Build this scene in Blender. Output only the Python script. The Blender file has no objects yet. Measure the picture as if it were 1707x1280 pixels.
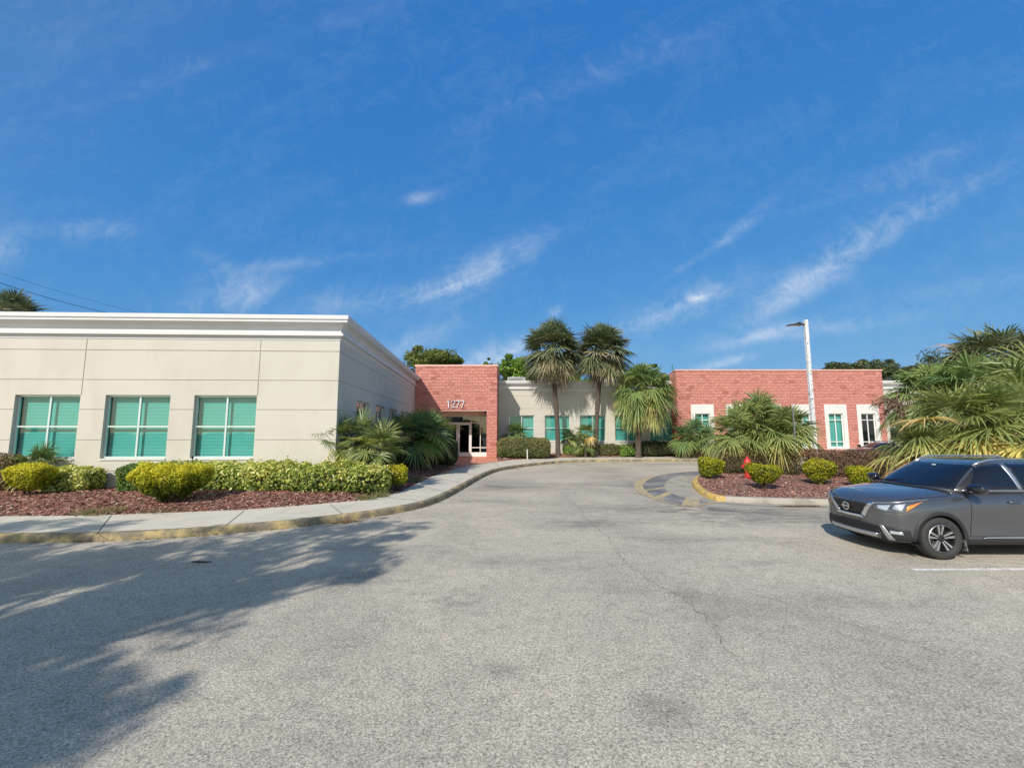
import bpy, bmesh, math, random
import numpy as np
from mathutils import Vector, Matrix
from mathutils.bvhtree import BVHTree

SC = bpy.context.scene
COL = SC.collection
rng = np.random.default_rng(7)
random.seed(7)
PI = math.pi

# ------------------------------------------------------------------ camera
H_EYE, F, CX, CY = 2.05, 715.0, 853.5, 640.0
PITCH = math.atan(77 / F)
cp, sp = math.cos(PITCH), math.sin(PITCH)
cam = bpy.data.cameras.new('camera')
co = bpy.data.objects.new('camera', cam)
COL.objects.link(co)
co.location = (0, 0, H_EYE)
co.rotation_euler = (PI / 2 + PITCH, 0, 0)
cam.sensor_width = 36
cam.lens = F / 1707 * 36
cam.clip_end = 3000
SC.camera = co


def ray(px, py):
    a, b = (px - CX) / F, (CY - py) / F
    return a, cp - b * sp, sp + b * cp


def G(px, py, z=0.0):
    """point of the ground plane z seen at a photograph position"""
    dx, dy, dz = ray(px, py)
    t = (z - H_EYE) / dz
    return Vector((dx * t, dy * t, z))


def AtY(px, py, Y):
    dx, dy, dz = ray(px, py)
    t = Y / dy
    return Vector((dx * t, Y, H_EYE + dz * t))


def XY(px, Y, z=1.0):
    """X of a photograph column at distance Y and height z"""
    return (px - CX) / F * (Y * cp + (z - H_EYE) * sp)


# ------------------------------------------------------------------ materials
MATS = {}


def mat(name, col=(.5, .5, .5), rough=.7, metal=0.0, spec=None, bump=None, var=None, coat=0):
    """plain principled material with optional noise colour variation and bump"""
    if name in MATS:
        return MATS[name]
    m = bpy.data.materials.new(name)
    m.use_nodes = True
    nt = m.node_tree
    b = nt.nodes['Principled BSDF']
    b.inputs['Base Color'].default_value = (*col, 1)
    b.inputs['Roughness'].default_value = rough
    b.inputs['Metallic'].default_value = metal
    if spec is not None:
        b.inputs['Specular IOR Level'].default_value = spec
    if coat:
        b.inputs['Coat Weight'].default_value = coat
        b.inputs['Coat Roughness'].default_value = .04
    tc = nt.nodes.new('ShaderNodeTexCoord')
    if var:
        sc, amt = var[0], var[1]
        n = N(nt, 'ShaderNodeTexNoise', Scale=sc, Detail=6, Roughness=.65)
        nt.links.new(tc.outputs['Object'], n.inputs['Vector'])
        mp = N(nt, 'ShaderNodeMapRange', **{'From Min': .3, 'From Max': .7, 'To Min': 1 - amt, 'To Max': 1 + amt})
        nt.links.new(n.outputs['Fac'], mp.inputs['Value'])
        mul = nt.nodes.new('ShaderNodeVectorMath')
        mul.operation = 'SCALE'
        mul.inputs[0].default_value = col
        nt.links.new(mp.outputs['Result'], mul.inputs['Scale'])
        nt.links.new(mul.outputs[0], b.inputs['Base Color'])
    if bump:
        n2 = N(nt, 'ShaderNodeTexNoise', Scale=bump[0], Detail=5, Roughness=.6)
        nt.links.new(tc.outputs['Object'], n2.inputs['Vector'])
        bp = N(nt, 'ShaderNodeBump', Strength=bump[1], Distance=bump[2])
        nt.links.new(n2.outputs['Fac'], bp.inputs['Height'])
        nt.links.new(bp.outputs['Normal'], b.inputs['Normal'])
    MATS[name] = m
    return m


def N(nt, typ, **inp):
    n = nt.nodes.new(typ)
    for k, v in inp.items():
        if k in n.inputs:
            n.inputs[k].default_value = v
        else:
            setattr(n, k, v)
    return n


def math_node(nt, op, a, b=None, clamp=False):
    n = nt.nodes.new('ShaderNodeMath')
    n.operation = op
    n.use_clamp = clamp
    for i, v in enumerate((a, b)):
        if v is None:
            continue
        if isinstance(v, (int, float)):
            n.inputs[i].default_value = v
        else:
            nt.links.new(v, n.inputs[i])
    return n.outputs[0]


def mixcol(nt, fac, a, b, blend='MIX'):
    n = nt.nodes.new('ShaderNodeMix')
    n.data_type = 'RGBA'
    n.blend_type = blend
    for i, v in ((0, fac), (6, a), (7, b)):
        if isinstance(v, (int, float)):
            n.inputs[i].default_value = v
        elif isinstance(v, tuple):
            n.inputs[i].default_value = (*v, 1) if len(v) == 3 else v
        else:
            nt.links.new(v, n.inputs[i])
    return n.outputs[2]


def ramp(nt, fac, stops, interp='LINEAR'):
    n = nt.nodes.new('ShaderNodeValToRGB')
    cr = n.color_ramp
    cr.interpolation = interp
    while len(cr.elements) < len(stops):
        cr.elements.new(.5)
    for e, (p, c) in zip(cr.elements, stops):
        e.position = p
        e.color = (*c, 1) if len(c) == 3 else c
    nt.links.new(fac, n.inputs[0])
    return n.outputs[0]


def newmat(name):
    m = bpy.data.materials.new(name)
    m.use_nodes = True
    MATS[name] = m
    return m, m.node_tree, m.node_tree.nodes['Principled BSDF']


def foliage(name, stops, rough=.5, trans=.3, spec=.4):
    """leaf material: colour from the 'tint' attribute of the leaf"""
    if name in MATS:
        return MATS[name]
    m, nt, b = newmat(name)
    at = N(nt, 'ShaderNodeAttribute')
    at.attribute_name = 'tint'
    c = ramp(nt, at.outputs['Fac'], stops)
    nt.links.new(c, b.inputs['Base Color'])
    b.inputs['Roughness'].default_value = rough
    b.inputs['Specular IOR Level'].default_value = spec
    tr = nt.nodes.new('ShaderNodeBsdfTranslucent')
    nt.links.new(mixcol(nt, 1.0, c, (1.0, 1.1, .55), 'MULTIPLY'), tr.inputs['Color'])
    mx = nt.nodes.new('ShaderNodeMixShader')
    mx.inputs[0].default_value = trans
    nt.links.new(b.outputs[0], mx.inputs[1])
    nt.links.new(tr.outputs[0], mx.inputs[2])
    nt.links.new(mx.outputs[0], nt.nodes['Material Output'].inputs['Surface'])
    return m


# ------------------------------------------------------------------ object helpers
def setp(o, label=None, cat=None, group=None, kind=None):
    if label:
        o['label'] = label
    if cat:
        o['category'] = cat
    if group:
        o['group'] = group
    if kind:
        o['kind'] = kind
    return o


def thing(name, label, cat, loc=(0, 0, 0), rz=0, group=None):
    o = bpy.data.objects.new(name, None)
    o.empty_display_size = .2
    COL.objects.link(o)
    o.location = loc
    o.rotation_euler = (0, 0, rz)
    return setp(o, label, cat, group)


def link(name, me, m, parent=None):
    o = bpy.data.objects.new(name, me)
    COL.objects.link(o)
    if m is not None:
        for mm in (m if isinstance(m, (list, tuple)) else [m]):
            me.materials.append(mm)
    if parent is not None:
        o.parent = parent
    return o


def copy_tree(o, parent=None):
    c = o.copy()
    COL.objects.link(c)
    if parent is not None:
        c.parent = parent
    for ch in list(o.children):
        copy_tree(ch, c)
    return c


class MB:
    """collects boxes, bars, tubes and sheets; build() links them as one mesh"""

    def __init__(s):
        s.v, s.f, s.mi = [], [], []

    def add(s, V, Fc, mi=0):
        n = len(s.v)
        s.v += [tuple(p) for p in V]
        s.f += [tuple(i + n for i in f) for f in Fc]
        s.mi += [mi] * len(Fc)

    def box(s, x0, x1, y0, y1, z0, z1, mi=0, M=None):
        V = [Vector((x, y, z)) for z in (z0, z1) for y in (y0, y1) for x in (x0, x1)]
        if M is not None:
            V = [M @ p for p in V]
        s.add(V, [(0, 2, 3, 1), (4, 5, 7, 6), (0, 1, 5, 4), (2, 6, 7, 3), (0, 4, 6, 2), (1, 3, 7, 5)], mi)

    def tube(s, pts, r, n=8, mi=0, caps=True):
        pts = [Vector(p) for p in pts]
        rr = r if isinstance(r, (list, tuple)) else [r] * len(pts)
        base = len(s.v)
        prev = None
        for i, p in enumerate(pts):
            t = (pts[min(i + 1, len(pts) - 1)] - pts[max(i - 1, 0)]).normalized()
            if prev is None:
                u = t.orthogonal().normalized()
            else:
                u = (prev - t * prev.dot(t)).normalized()
            prev = u
            w = t.cross(u)
            for k in range(n):
                a = 2 * PI * k / n
                s.v.append(tuple(p + (u * math.cos(a) + w * math.sin(a)) * rr[i]))
        for i in range(len(pts) - 1):
            for k in range(n):
                a, b = base + i * n + k, base + i * n + (k + 1) % n
                s.f.append((a, b, b + n, a + n))
                s.mi.append(mi)
        if caps:
            s.f.append(tuple(base + k for k in reversed(range(n))))
            s.f.append(tuple(base + (len(pts) - 1) * n + k for k in range(n)))
            s.mi += [mi, mi]

    def lathe(s, prof, n=24, axis='z', c=(0, 0, 0), mi=0):
        base = len(s.v)
        c = Vector(c)
        for (r, h) in prof:
            for k in range(n):
                a = 2 * PI * k / n
                if axis == 'z':
                    p = Vector((r * math.cos(a), r * math.sin(a), h))
                elif axis == 'y':
                    p = Vector((r * math.cos(a), h, r * math.sin(a)))
                else:
                    p = Vector((h, r * math.cos(a), r * math.sin(a)))
                s.v.append(tuple(p + c))
        for i in range(len(prof) - 1):
            for k in range(n):
                a, b = base + i * n + k, base + i * n + (k + 1) % n
                s.f.append((a, b, b + n, a + n))
                s.mi.append(mi)

    def build(s, name, m, parent=None, smooth=False, off=None, bevel=0):
        me = bpy.data.meshes.new(name)
        V = s.v if off is None else [(p[0] - off[0], p[1] - off[1], p[2] - off[2]) for p in s.v]
        me.from_pydata(V, [], s.f)
        me.update()
        if any(s.mi):
            me.polygons.foreach_set('material_index', s.mi)
        bm = bmesh.new()
        bm.from_mesh(me)
        bmesh.ops.recalc_face_normals(bm, faces=bm.faces)
        bm.to_mesh(me)
        bm.free()
        if smooth:
            me.polygons.foreach_set('use_smooth', [True] * len(me.polygons))
        o = link(name, me, m, parent)
        if bevel:
            md = o.modifiers.new('bevel', 'BEVEL')
            md.width = bevel
            md.segments = 2
        return o


def quads(name, V, tint, m, parent=None, k=4):
    """mesh of separate quads from an (N*4,3) array with a per-vertex tint"""
    V = np.asarray(V, dtype=np.float32).reshape(-1, 3)
    n = len(V)
    nf = n // k
    me = bpy.data.meshes.new(name)
    me.vertices.add(n)
    me.vertices.foreach_set('co', V.ravel())
    me.loops.add(n)
    me.loops.foreach_set('vertex_index', np.arange(n, dtype=np.int32))
    me.polygons.add(nf)
    me.polygons.foreach_set('loop_start', np.arange(0, n, k, dtype=np.int32))
    a = me.attributes.new('tint', 'FLOAT', 'POINT')
    a.data.foreach_set('value', np.asarray(tint, dtype=np.float32).ravel())
    me.update(calc_edges=True)
    me.validate()
    return link(name, me, m, parent)


def strip(name, A, B, m, rows=1, parent=None, zf=None, kind='structure'):
    """sheet lofted between two polylines of equal length"""
    V, Fc = [], []
    n = len(A)
    for r in range(rows + 1):
        t = r / rows
        for i in range(n):
            p = Vector(A[i]).lerp(Vector(B[i]), t)
            if zf:
                p.z = zf(p, t, i)
            V.append(tuple(p))
    for r in range(rows):
        for i in range(n - 1):
            Fc.append((r * n + i, r * n + i + 1, (r + 1) * n + i + 1, (r + 1) * n + i))
    me = bpy.data.meshes.new(name)
    me.from_pydata(V, [], Fc)
    bm = bmesh.new()
    bm.from_mesh(me)
    bmesh.ops.recalc_face_normals(bm, faces=bm.faces)
    if sum(f.normal.z for f in bm.faces) < 0:
        bmesh.ops.reverse_faces(bm, faces=bm.faces)
    bm.to_mesh(me)
    bm.free()
    o = link(name, me, m, parent)
    if kind:
        o['kind'] = kind
    return o


def interp(pts, xs):
    """catmull-ish interpolation of y over x (plain linear then smoothed)"""
    X = [p[0] for p in pts]
    Y = [p[1] for p in pts]
    return list(np.interp(xs, X, Y))


def smooth_path(P, n=6):
    """Catmull-Rom through points"""
    P = [Vector(p) for p in P]
    Q = [P[0] * 2 - P[1]] + P + [P[-1] * 2 - P[-2]]
    out = []
    for i in range(1, len(Q) - 2):
        a, b, c, d = Q[i - 1:i + 3]
        for k in range(n):
            t = k / n
            out.append(.5 * ((2 * b) + (c - a) * t + (2 * a - 5 * b + 4 * c - d) * t * t + (3 * b - a - 3 * c + d) * t ** 3))
    out.append(P[-1])
    return out


# ------------------------------------------------------------------ light and sky
SUN = Vector((-.5, -1.0, .87)).normalized()      # towards the sun
sun = bpy.data.lights.new('sun', 'SUN')
sun.energy = 4.0
sun.angle = math.radians(.53)
sun.color = (1.0, .94, .85)
so = bpy.data.objects.new('sun', sun)
COL.objects.link(so)
so.rotation_euler = SUN.to_track_quat('Z', 'Y').to_euler()
so.location = (-20, -40, 40)

world = bpy.data.worlds.new('World')
SC.world = world
world.use_nodes = True
wt = world.node_tree
bg = wt.nodes['Background']
sky = wt.nodes.new('ShaderNodeTexSky')
sky.sky_type = 'NISHITA'
sky.sun_disc = False
sky.sun_elevation = math.asin(SUN.z)
sky.sun_rotation = math.atan2(SUN.x, SUN.y)
sky.altitude = 0
sky.air_density = 1.0
sky.dust_density = .4
sky.ozone_density = 2.2
tcw = wt.nodes.new('ShaderNodeTexCoord')
sep = wt.nodes.new('ShaderNodeSeparateXYZ')
wt.links.new(tcw.outputs['Generated'], sep.inputs[0])
yy = math_node(wt, 'MAXIMUM', sep.outputs['Y'], .05)
U = math_node(wt, 'DIVIDE', sep.outputs['X'], yy)
Vv = math_node(wt, 'DIVIDE', sep.outputs['Z'], yy)
comb = wt.nodes.new('ShaderNodeCombineXYZ')
wt.links.new(U, comb.inputs[0])
wt.links.new(Vv, comb.inputs[1])
# long wisps running up to the right
mpn = wt.nodes.new('ShaderNodeMapping')
mpn.vector_type = 'TEXTURE'
mpn.inputs['Rotation'].default_value = (0, 0, math.radians(24))
mpn.inputs['Scale'].default_value = (3.2, 1, 1)
wt.links.new(comb.outputs[0], mpn.inputs['Vector'])
n1 = N(wt, 'ShaderNodeTexNoise', Scale=7.0, Detail=9, Roughness=.62, Distortion=.9)
wt.links.new(mpn.outputs[0], n1.inputs['Vector'])
n2 = N(wt, 'ShaderNodeTexNoise', Scale=14.0, Detail=10, Roughness=.72, Distortion=1.2)
wt.links.new(comb.outputs[0], n2.inputs['Vector'])
nz = math_node(wt, 'ADD', math_node(wt, 'MULTIPLY', n1.outputs['Fac'], .5), math_node(wt, 'MULTIPLY', n2.outputs['Fac'], .5))
nzr = N(wt, 'ShaderNodeMapRange', **{'From Min': .40, 'From Max': .64})
wt.links.new(nz, nzr.inputs['Value'])
CLOUDS = [(8, 412, 30, 30, 0, .40), (150, 382, 90, 16, 0, .22), (390, 492, 75, 30, 12, .50), (362, 440, 32, 14, -25, .35),
          (510, 437, 130, 9, 6, .28), (605, 502, 80, 22, 4, .42), (702, 330, 28, 11, 12, .50), (795, 455, 105, 24, 28, .75),
          (735, 480, 60, 14, 5, .35), (700, 568, 70, 18, 25, .45), (835, 590, 85, 18, 18, .95), (1125, 515, 115, 24, 24, .65),
          (1161, 497, 14, 5, 5, .8), (1240, 375, 60, 11, 42, .35), (1165, 430, 60, 6, 32, .3), (1430, 410, 150, 20, 28, .48),
          (1300, 505, 120, 15, 26, .5), (1520, 350, 190, 22, 24, .28), (1262, 560, 75, 10, 15, .5), (1208, 605, 55, 8, 14, .7),
          (1400, 545, 130, 12, 8, .3), (1345, 462, 90, 10, 22, .4), (925, 520, 14, 9, 30, .45), (1600, 480, 160, 14, 10, .16),
          (950, 600, 180, 10, 5, .25), (1560, 270, 180, 20, 22, .22), (300, 560, 200, 14, 4, .2), (1000, 120, 260, 26, 24, .13),
          (400, 90, 220, 20, 20, .10)]
acc = None
for (px, py, hl, hw, ang, st) in CLOUDS:
    d = ray(px, py)
    m_ = wt.nodes.new('ShaderNodeMapping')
    m_.vector_type = 'TEXTURE'
    m_.inputs['Location'].default_value = (d[0] / d[1], d[2] / d[1], 0)
    m_.inputs['Rotation'].default_value = (0, 0, math.radians(ang))
    m_.inputs['Scale'].default_value = (hl / F, hw / F, 1)
    wt.links.new(comb.outputs[0], m_.inputs['Vector'])
    ln = wt.nodes.new('ShaderNodeVectorMath')
    ln.operation = 'DOT_PRODUCT'
    wt.links.new(m_.outputs[0], ln.inputs[0])
    wt.links.new(m_.outputs[0], ln.inputs[1])
    g = math_node(wt, 'POWER', 2.718, math_node(wt, 'MULTIPLY', ln.outputs['Value'], -.9))
    g = math_node(wt, 'MULTIPLY', g, st)
    acc = g if acc is None else math_node(wt, 'ADD', acc, g)
cm = math_node(wt, 'MULTIPLY', acc, math_node(wt, 'ADD', math_node(wt, 'MULTIPLY', nzr.outputs[0], .95), .05))
base_w = N(wt, 'ShaderNodeMapRange', **{'From Min': .48, 'From Max': .75, 'To Max': .10})
wt.links.new(nz, base_w.inputs['Value'])
cm = math_node(wt, 'MULTIPLY', math_node(wt, 'ADD', cm, base_w.outputs[0]), .8, clamp=True)
hs = wt.nodes.new('ShaderNodeHueSaturation')
hs.inputs['Saturation'].default_value = 1.18
hs.inputs['Hue'].default_value = .497
wt.links.new(sky.outputs[0], hs.inputs['Color'])
# clear Florida air: deeper blue overhead, less glare at the skyline
sc3 = wt.nodes.new('ShaderNodeSeparateColor')
wt.links.new(hs.outputs[0], sc3.inputs[0])
cc3 = wt.nodes.new('ShaderNodeCombineColor')
for ch_, gam, gain in ((0, .78, .566), (1, .45, 1.557), (2, .22, 3.82)):
    wt.links.new(math_node(wt, 'MULTIPLY', math_node(wt, 'POWER', sc3.outputs[ch_], gam), gain), cc3.inputs[ch_])
# sky round the sun, brightened and warmed beyond the model to lift the shade
dsun = wt.nodes.new('ShaderNodeVectorMath')
dsun.operation = 'DOT_PRODUCT'
dsun.inputs[1].default_value = tuple(SUN)
wt.links.new(tcw.outputs['Generated'], dsun.inputs[0])
ks = N(wt, 'ShaderNodeMapRange', **{'From Min': -.05, 'From Max': .75})
ks.interpolation_type = 'SMOOTHSTEP'
wt.links.new(dsun.outputs['Value'], ks.inputs['Value'])
skyc = mixcol(wt, ks.outputs[0], cc3.outputs[0], mixcol(wt, 1, sky.outputs[0], (1.5, 1.38, 1.15), 'MULTIPLY'))
wt.links.new(mixcol(wt, cm, skyc, (6.1, 6.8, 7.6)), bg.inputs['Color'])
bg.inputs['Strength'].default_value = .11

vs = SC.view_settings
vs.view_transform = 'Standard'
vs.look = 'None'
vs.exposure = .12
vs.gamma = 1
vs.use_curve_mapping = False

# ------------------------------------------------------------------ surface materials
def asphalt():
    m, nt, b = newmat('asphalt')
    tc = nt.nodes.new('ShaderNodeTexCoord')
    P = tc.outputs['Object']
    fine = N(nt, 'ShaderNodeTexVoronoi', Scale=95.0)
    nt.links.new(P, fine.inputs['Vector'])
    fn = N(nt, 'ShaderNodeTexNoise', Scale=42.0, Detail=6, Roughness=.72)
    nt.links.new(P, fn.inputs['Vector'])
    big = N(nt, 'ShaderNodeTexNoise', Scale=.33, Detail=7, Roughness=.62, Distortion=.5)
    nt.links.new(P, big.inputs['Vector'])
    sepc = nt.nodes.new('ShaderNodeSeparateColor')
    nt.links.new(fine.outputs['Color'], sepc.inputs[0])
    stone = ramp(nt, sepc.outputs[0], [(0, (.33, .305, .255)), (.35, (.47, .435, .37)), (.7, (.58, .535, .455)), (1, (.72, .665, .57))])
    gaps = ramp(nt, fn.outputs['Fac'], [(.35, (.36, .35, .33)), (.48, (.95, .95, .95)), (.75, (1.12, 1.12, 1.12))])
    c = mixcol(nt, .85, stone, gaps, 'MULTIPLY')
    bigc = ramp(nt, big.outputs['Fac'], [(.3, (.76, .76, .765)), (.45, (.92, .92, .92)), (.6, (1.08, 1.075, 1.06)), (.75, (1.16, 1.15, 1.12))])
    c = mixcol(nt, 1, c, bigc, 'MULTIPLY')
    md_ = N(nt, 'ShaderNodeTexNoise', Scale=5.0, Detail=6, Roughness=.75)
    nt.links.new(P, md_.inputs['Vector'])
    c = mixcol(nt, 1, c, ramp(nt, md_.outputs['Fac'], [(.32, (.80, .785, .75)), (.5, (.99, .965, .92)), (.7, (1.06, 1.035, .99))]), 'MULTIPLY')
    # oil and tyre stains (each with its own place and outline)
    st = N(nt, 'ShaderNodeTexNoise', Scale=1.1, Detail=8, Roughness=.72, Distortion=1.4)
    mps = nt.nodes.new('ShaderNodeMapping')
    mps.inputs['Scale'].default_value = (.5, 1.5, 1)
    nt.links.new(P, mps.inputs['Vector'])
    nt.links.new(mps.outputs[0], st.inputs['Vector'])
    STAINS = [(850, 812, 2.0, 1.0, .9), (1095, 815, 1.5, 3.2, .85), (1130, 848, 3.0, .8, .85), (1300, 866, 3.0, .7, .75), (1000, 806, 1.8, .6, .5),
              (960, 875, .9, .5, .5), (1010, 773, 5.0, .8, .5), (1240, 852, 1.6, .4, .6), (760, 835, 1.6, .5, .5), (940, 787, 3.0, .8, .35),
              (1650, 900, 2.2, .6, .5), (1380, 775, 6, 1.2, .4), (620, 960, .8, .4, .5), (1040, 985, .9, .2, .45), (1300, 940, 1.0, .3, .5), (1180, 1010, .5, .5, .5), (760, 1000, .5, .3, .6), (900, 940, 1.2, .25, .4),
              (1450, 1000, .8, .3, .5), (1050, 870, 2.0, .35, .5), (1200, 900, 2.4, .25, .5), (640, 915, 1.5, .3, .45), (820, 1120, .3, .2, .6), (1100, 1180, .25, .2, .5), (560, 1080, .3, .5, .5)]
    acc = None
    for (px, py, rx, ry, s_) in STAINS:
        q = G(px, py)
        mp = nt.nodes.new('ShaderNodeMapping')
        mp.vector_type = 'TEXTURE'
        mp.inputs['Location'].default_value = (q.x, q.y, 0)
        mp.inputs['Scale'].default_value = (rx, ry, 100)
        nt.links.new(P, mp.inputs['Vector'])
        dp = nt.nodes.new('ShaderNodeVectorMath')
        dp.operation = 'DOT_PRODUCT'
        nt.links.new(mp.outputs[0], dp.inputs[0])
        nt.links.new(mp.outputs[0], dp.inputs[1])
        g = math_node(nt, 'MULTIPLY', math_node(nt, 'POWER', 2.718, math_node(nt, 'MULTIPLY', dp.outputs['Value'], -1.0)), s_)
        acc = g if acc is None else math_node(nt, 'ADD', acc, g)
    sr = N(nt, 'ShaderNodeMapRange', **{'From Min': .40, 'From Max': .62})
    nt.links.new(st.outputs['Fac'], sr.inputs['Value'])
    sm = math_node(nt, 'MULTIPLY', acc, sr.outputs[0], clamp=True)
    gen = N(nt, 'ShaderNodeMapRange', **{'From Min': .58, 'From Max': .8, 'To Max': .35})
    nt.links.new(st.outputs['Fac'], gen.inputs['Value'])
    sm = math_node(nt, 'ADD', sm, gen.outputs[0], clamp=True)
    c = mixcol(nt, math_node(nt, 'MULTIPLY', sm, .74), c, (.06, .06, .065))
    nt.links.new(c, b.inputs['Base Color'])
    b.inputs['Roughness'].default_value = .9
    b.inputs['Specular IOR Level'].default_value = .25
    bp = N(nt, 'ShaderNodeBump', Strength=.55, Distance=.012)
    nt.links.new(fn.outputs['Fac'], bp.inputs['Height'])
    nt.links.new(bp.outputs['Normal'], b.inputs['Normal'])
    return m


def concrete(name, col, dirt=(.22, .2, .16), amt=.45, scale=1.6):
    m, nt, b = newmat(name)
    tc = nt.nodes.new('ShaderNodeTexCoord')
    P = tc.outputs['Object']
    a = N(nt, 'ShaderNodeTexNoise', Scale=scale, Detail=8, Roughness=.7, Distortion=.4)
    f = N(nt, 'ShaderNodeTexNoise', Scale=60, Detail=4, Roughness=.7)
    nt.links.new(P, a.inputs['Vector'])
    nt.links.new(P, f.inputs['Vector'])
    k = N(nt, 'ShaderNodeMapRange', **{'From Min': .45, 'From Max': .75, 'To Max': amt})
    nt.links.new(a.outputs['Fac'], k.inputs['Value'])
    c = mixcol(nt, k.outputs[0], col, dirt)
    fc = ramp(nt, f.outputs['Fac'], [(.3, (.78, .78, .78)), (.7, (1.15, 1.15, 1.15))])
    c = mixcol(nt, 1, c, fc, 'MULTIPLY')
    nt.links.new(c, b.inputs['Base Color'])
    b.inputs['Roughness'].default_value = .85
    bp = N(nt, 'ShaderNodeBump', Strength=.3, Distance=.006)
    nt.links.new(f.outputs['Fac'], bp.inputs['Height'])
    nt.links.new(bp.outputs['Normal'], b.inputs['Normal'])
    return m


def worn_paint(name, col, under, lo=.42, hi=.56, scale=5):
    m, nt, b = newmat(name)
    tc = nt.nodes.new('ShaderNodeTexCoord')
    a = N(nt, 'ShaderNodeTexNoise', Scale=scale, Detail=9, Roughness=.75)
    nt.links.new(tc.outputs['Object'], a.inputs['Vector'])
    k = N(nt, 'ShaderNodeMapRange', **{'From Min': lo, 'From Max': hi})
    nt.links.new(a.outputs['Fac'], k.inputs['Value'])
    f = N(nt, 'ShaderNodeTexNoise', Scale=40, Detail=4)
    nt.links.new(tc.outputs['Object'], f.inputs['Vector'])
    c = mixcol(nt, k.outputs[0], under, col)
    c = mixcol(nt, 1, c, ramp(nt, f.outputs['Fac'], [(.3, (.75, .75, .75)), (.7, (1.1, 1.1, 1.1))]), 'MULTIPLY')
    nt.links.new(c, b.inputs['Base Color'])
    b.inputs['Roughness'].default_value = .8
    return m


def mulch():
    m, nt, b = newmat('red_mulch')
    tc = nt.nodes.new('ShaderNodeTexCoord')
    mp = nt.nodes.new('ShaderNodeMapping')
    mp.inputs['Scale'].default_value = (1, 1.6, 1)
    nt.links.new(tc.outputs['Object'], mp.inputs['Vector'])
    v = N(nt, 'ShaderNodeTexVoronoi', Scale=22.0, Randomness=1)
    nt.links.new(mp.outputs[0], v.inputs['Vector'])
    s = nt.nodes.new('ShaderNodeSeparateColor')
    nt.links.new(v.outputs['Color'], s.inputs[0])
    c = ramp(nt, s.outputs[0], [(0, (.12, .06, .048)), (.35, (.29, .135, .10)), (.7, (.42, .21, .16)), (.93, (.46, .30, .23)), (1, (.55, .45, .35))])
    big = N(nt, 'ShaderNodeTexNoise', Scale=.9, Detail=6, Roughness=.65)
    nt.links.new(tc.outputs['Object'], big.inputs['Vector'])
    k = N(nt, 'ShaderNodeMapRange', **{'From Min': .52, 'From Max': .75, 'To Max': .6})
    nt.links.new(big.outputs['Fac'], k.inputs['Value'])
    c = mixcol(nt, k.outputs[0], c, (.30, .23, .17))
    nt.links.new(c, b.inputs['Base Color'])
    b.inputs['Roughness'].default_value = .95
    bp = N(nt, 'ShaderNodeBump', Strength=1, Distance=.03)
    nt.links.new(v.outputs['Distance'], bp.inputs['Height'])
    nt.links.new(bp.outputs['Normal'], b.inputs['Normal'])
    return m


def splitface(name, dark=.5):
    """rough split-face block in courses 0.2 m high"""
    m, nt, b = newmat(name)
    tc = nt.nodes.new('ShaderNodeTexCoord')
    sp_ = nt.nodes.new('ShaderNodeSeparateXYZ')
    nt.links.new(tc.outputs['Object'], sp_.inputs[0])
    cb = nt.nodes.new('ShaderNodeCombineXYZ')
    nt.links.new(math_node(nt, 'ADD', sp_.outputs['X'], sp_.outputs['Y']), cb.inputs[0])
    nt.links.new(sp_.outputs['Z'], cb.inputs[1])
    br = nt.nodes.new('ShaderNodeTexBrick')
    br.inputs['Scale'].default_value = 1
    br.inputs['Brick Width'].default_value = .41
    br.inputs['Row Height'].default_value = .203
    br.inputs['Mortar Size'].default_value = .008
    br.inputs['Mortar Smooth'].default_value = .3
    br.inputs['Color1'].default_value = (0, 0, 0, 1)
    br.inputs['Color2'].default_value = (1, 1, 1, 1)
    br.inputs['Mortar'].default_value = (.3, .3, .3, 1)
    nt.links.new(cb.outputs[0], br.inputs['Vector'])
    n = N(nt, 'ShaderNodeTexNoise', Scale=5.5, Detail=9, Roughness=.74, Distortion=.6)
    mp = nt.nodes.new('ShaderNodeMapping')
    mp.inputs['Scale'].default_value = (.9, .9, 1.6)
    nt.links.new(tc.outputs['Object'], mp.inputs['Vector'])
    nt.links.new(mp.outputs[0], n.inputs['Vector'])
    c = ramp(nt, br.outputs['Color'], [(0, (.50, .185, .145)), (.10, (.64, .26, .205)), (.3, (.71, .295, .235)), (1, (.76, .325, .262))])
    c = mixcol(nt, .7, c, ramp(nt, n.outputs['Fac'], [(.30, (.72, .66, .64)), (.46, (1, 1, 1)), (.72, (1.15, 1.2, 1.22))]), 'MULTIPLY')
    c = mixcol(nt, math_node(nt, 'MULTIPLY', br.outputs['Fac'], .28), c, (.45, .19, .145))
    nt.links.new(c, b.inputs['Base Color'])
    b.inputs['Roughness'].default_value = .92
    b.inputs['Specular IOR Level'].default_value = .2
    h = math_node(nt, 'SUBTRACT', math_node(nt, 'ADD', n.outputs['Fac'], math_node(nt, 'MULTIPLY', br.outputs['Color'], .12)),
                  math_node(nt, 'MULTIPLY', br.outputs['Fac'], .35))
    bp = N(nt, 'ShaderNodeBump', Strength=1, Distance=.16)
    nt.links.new(h, bp.inputs['Height'])
    nt.links.new(bp.outputs['Normal'], b.inputs['Normal'])
    return m


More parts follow.
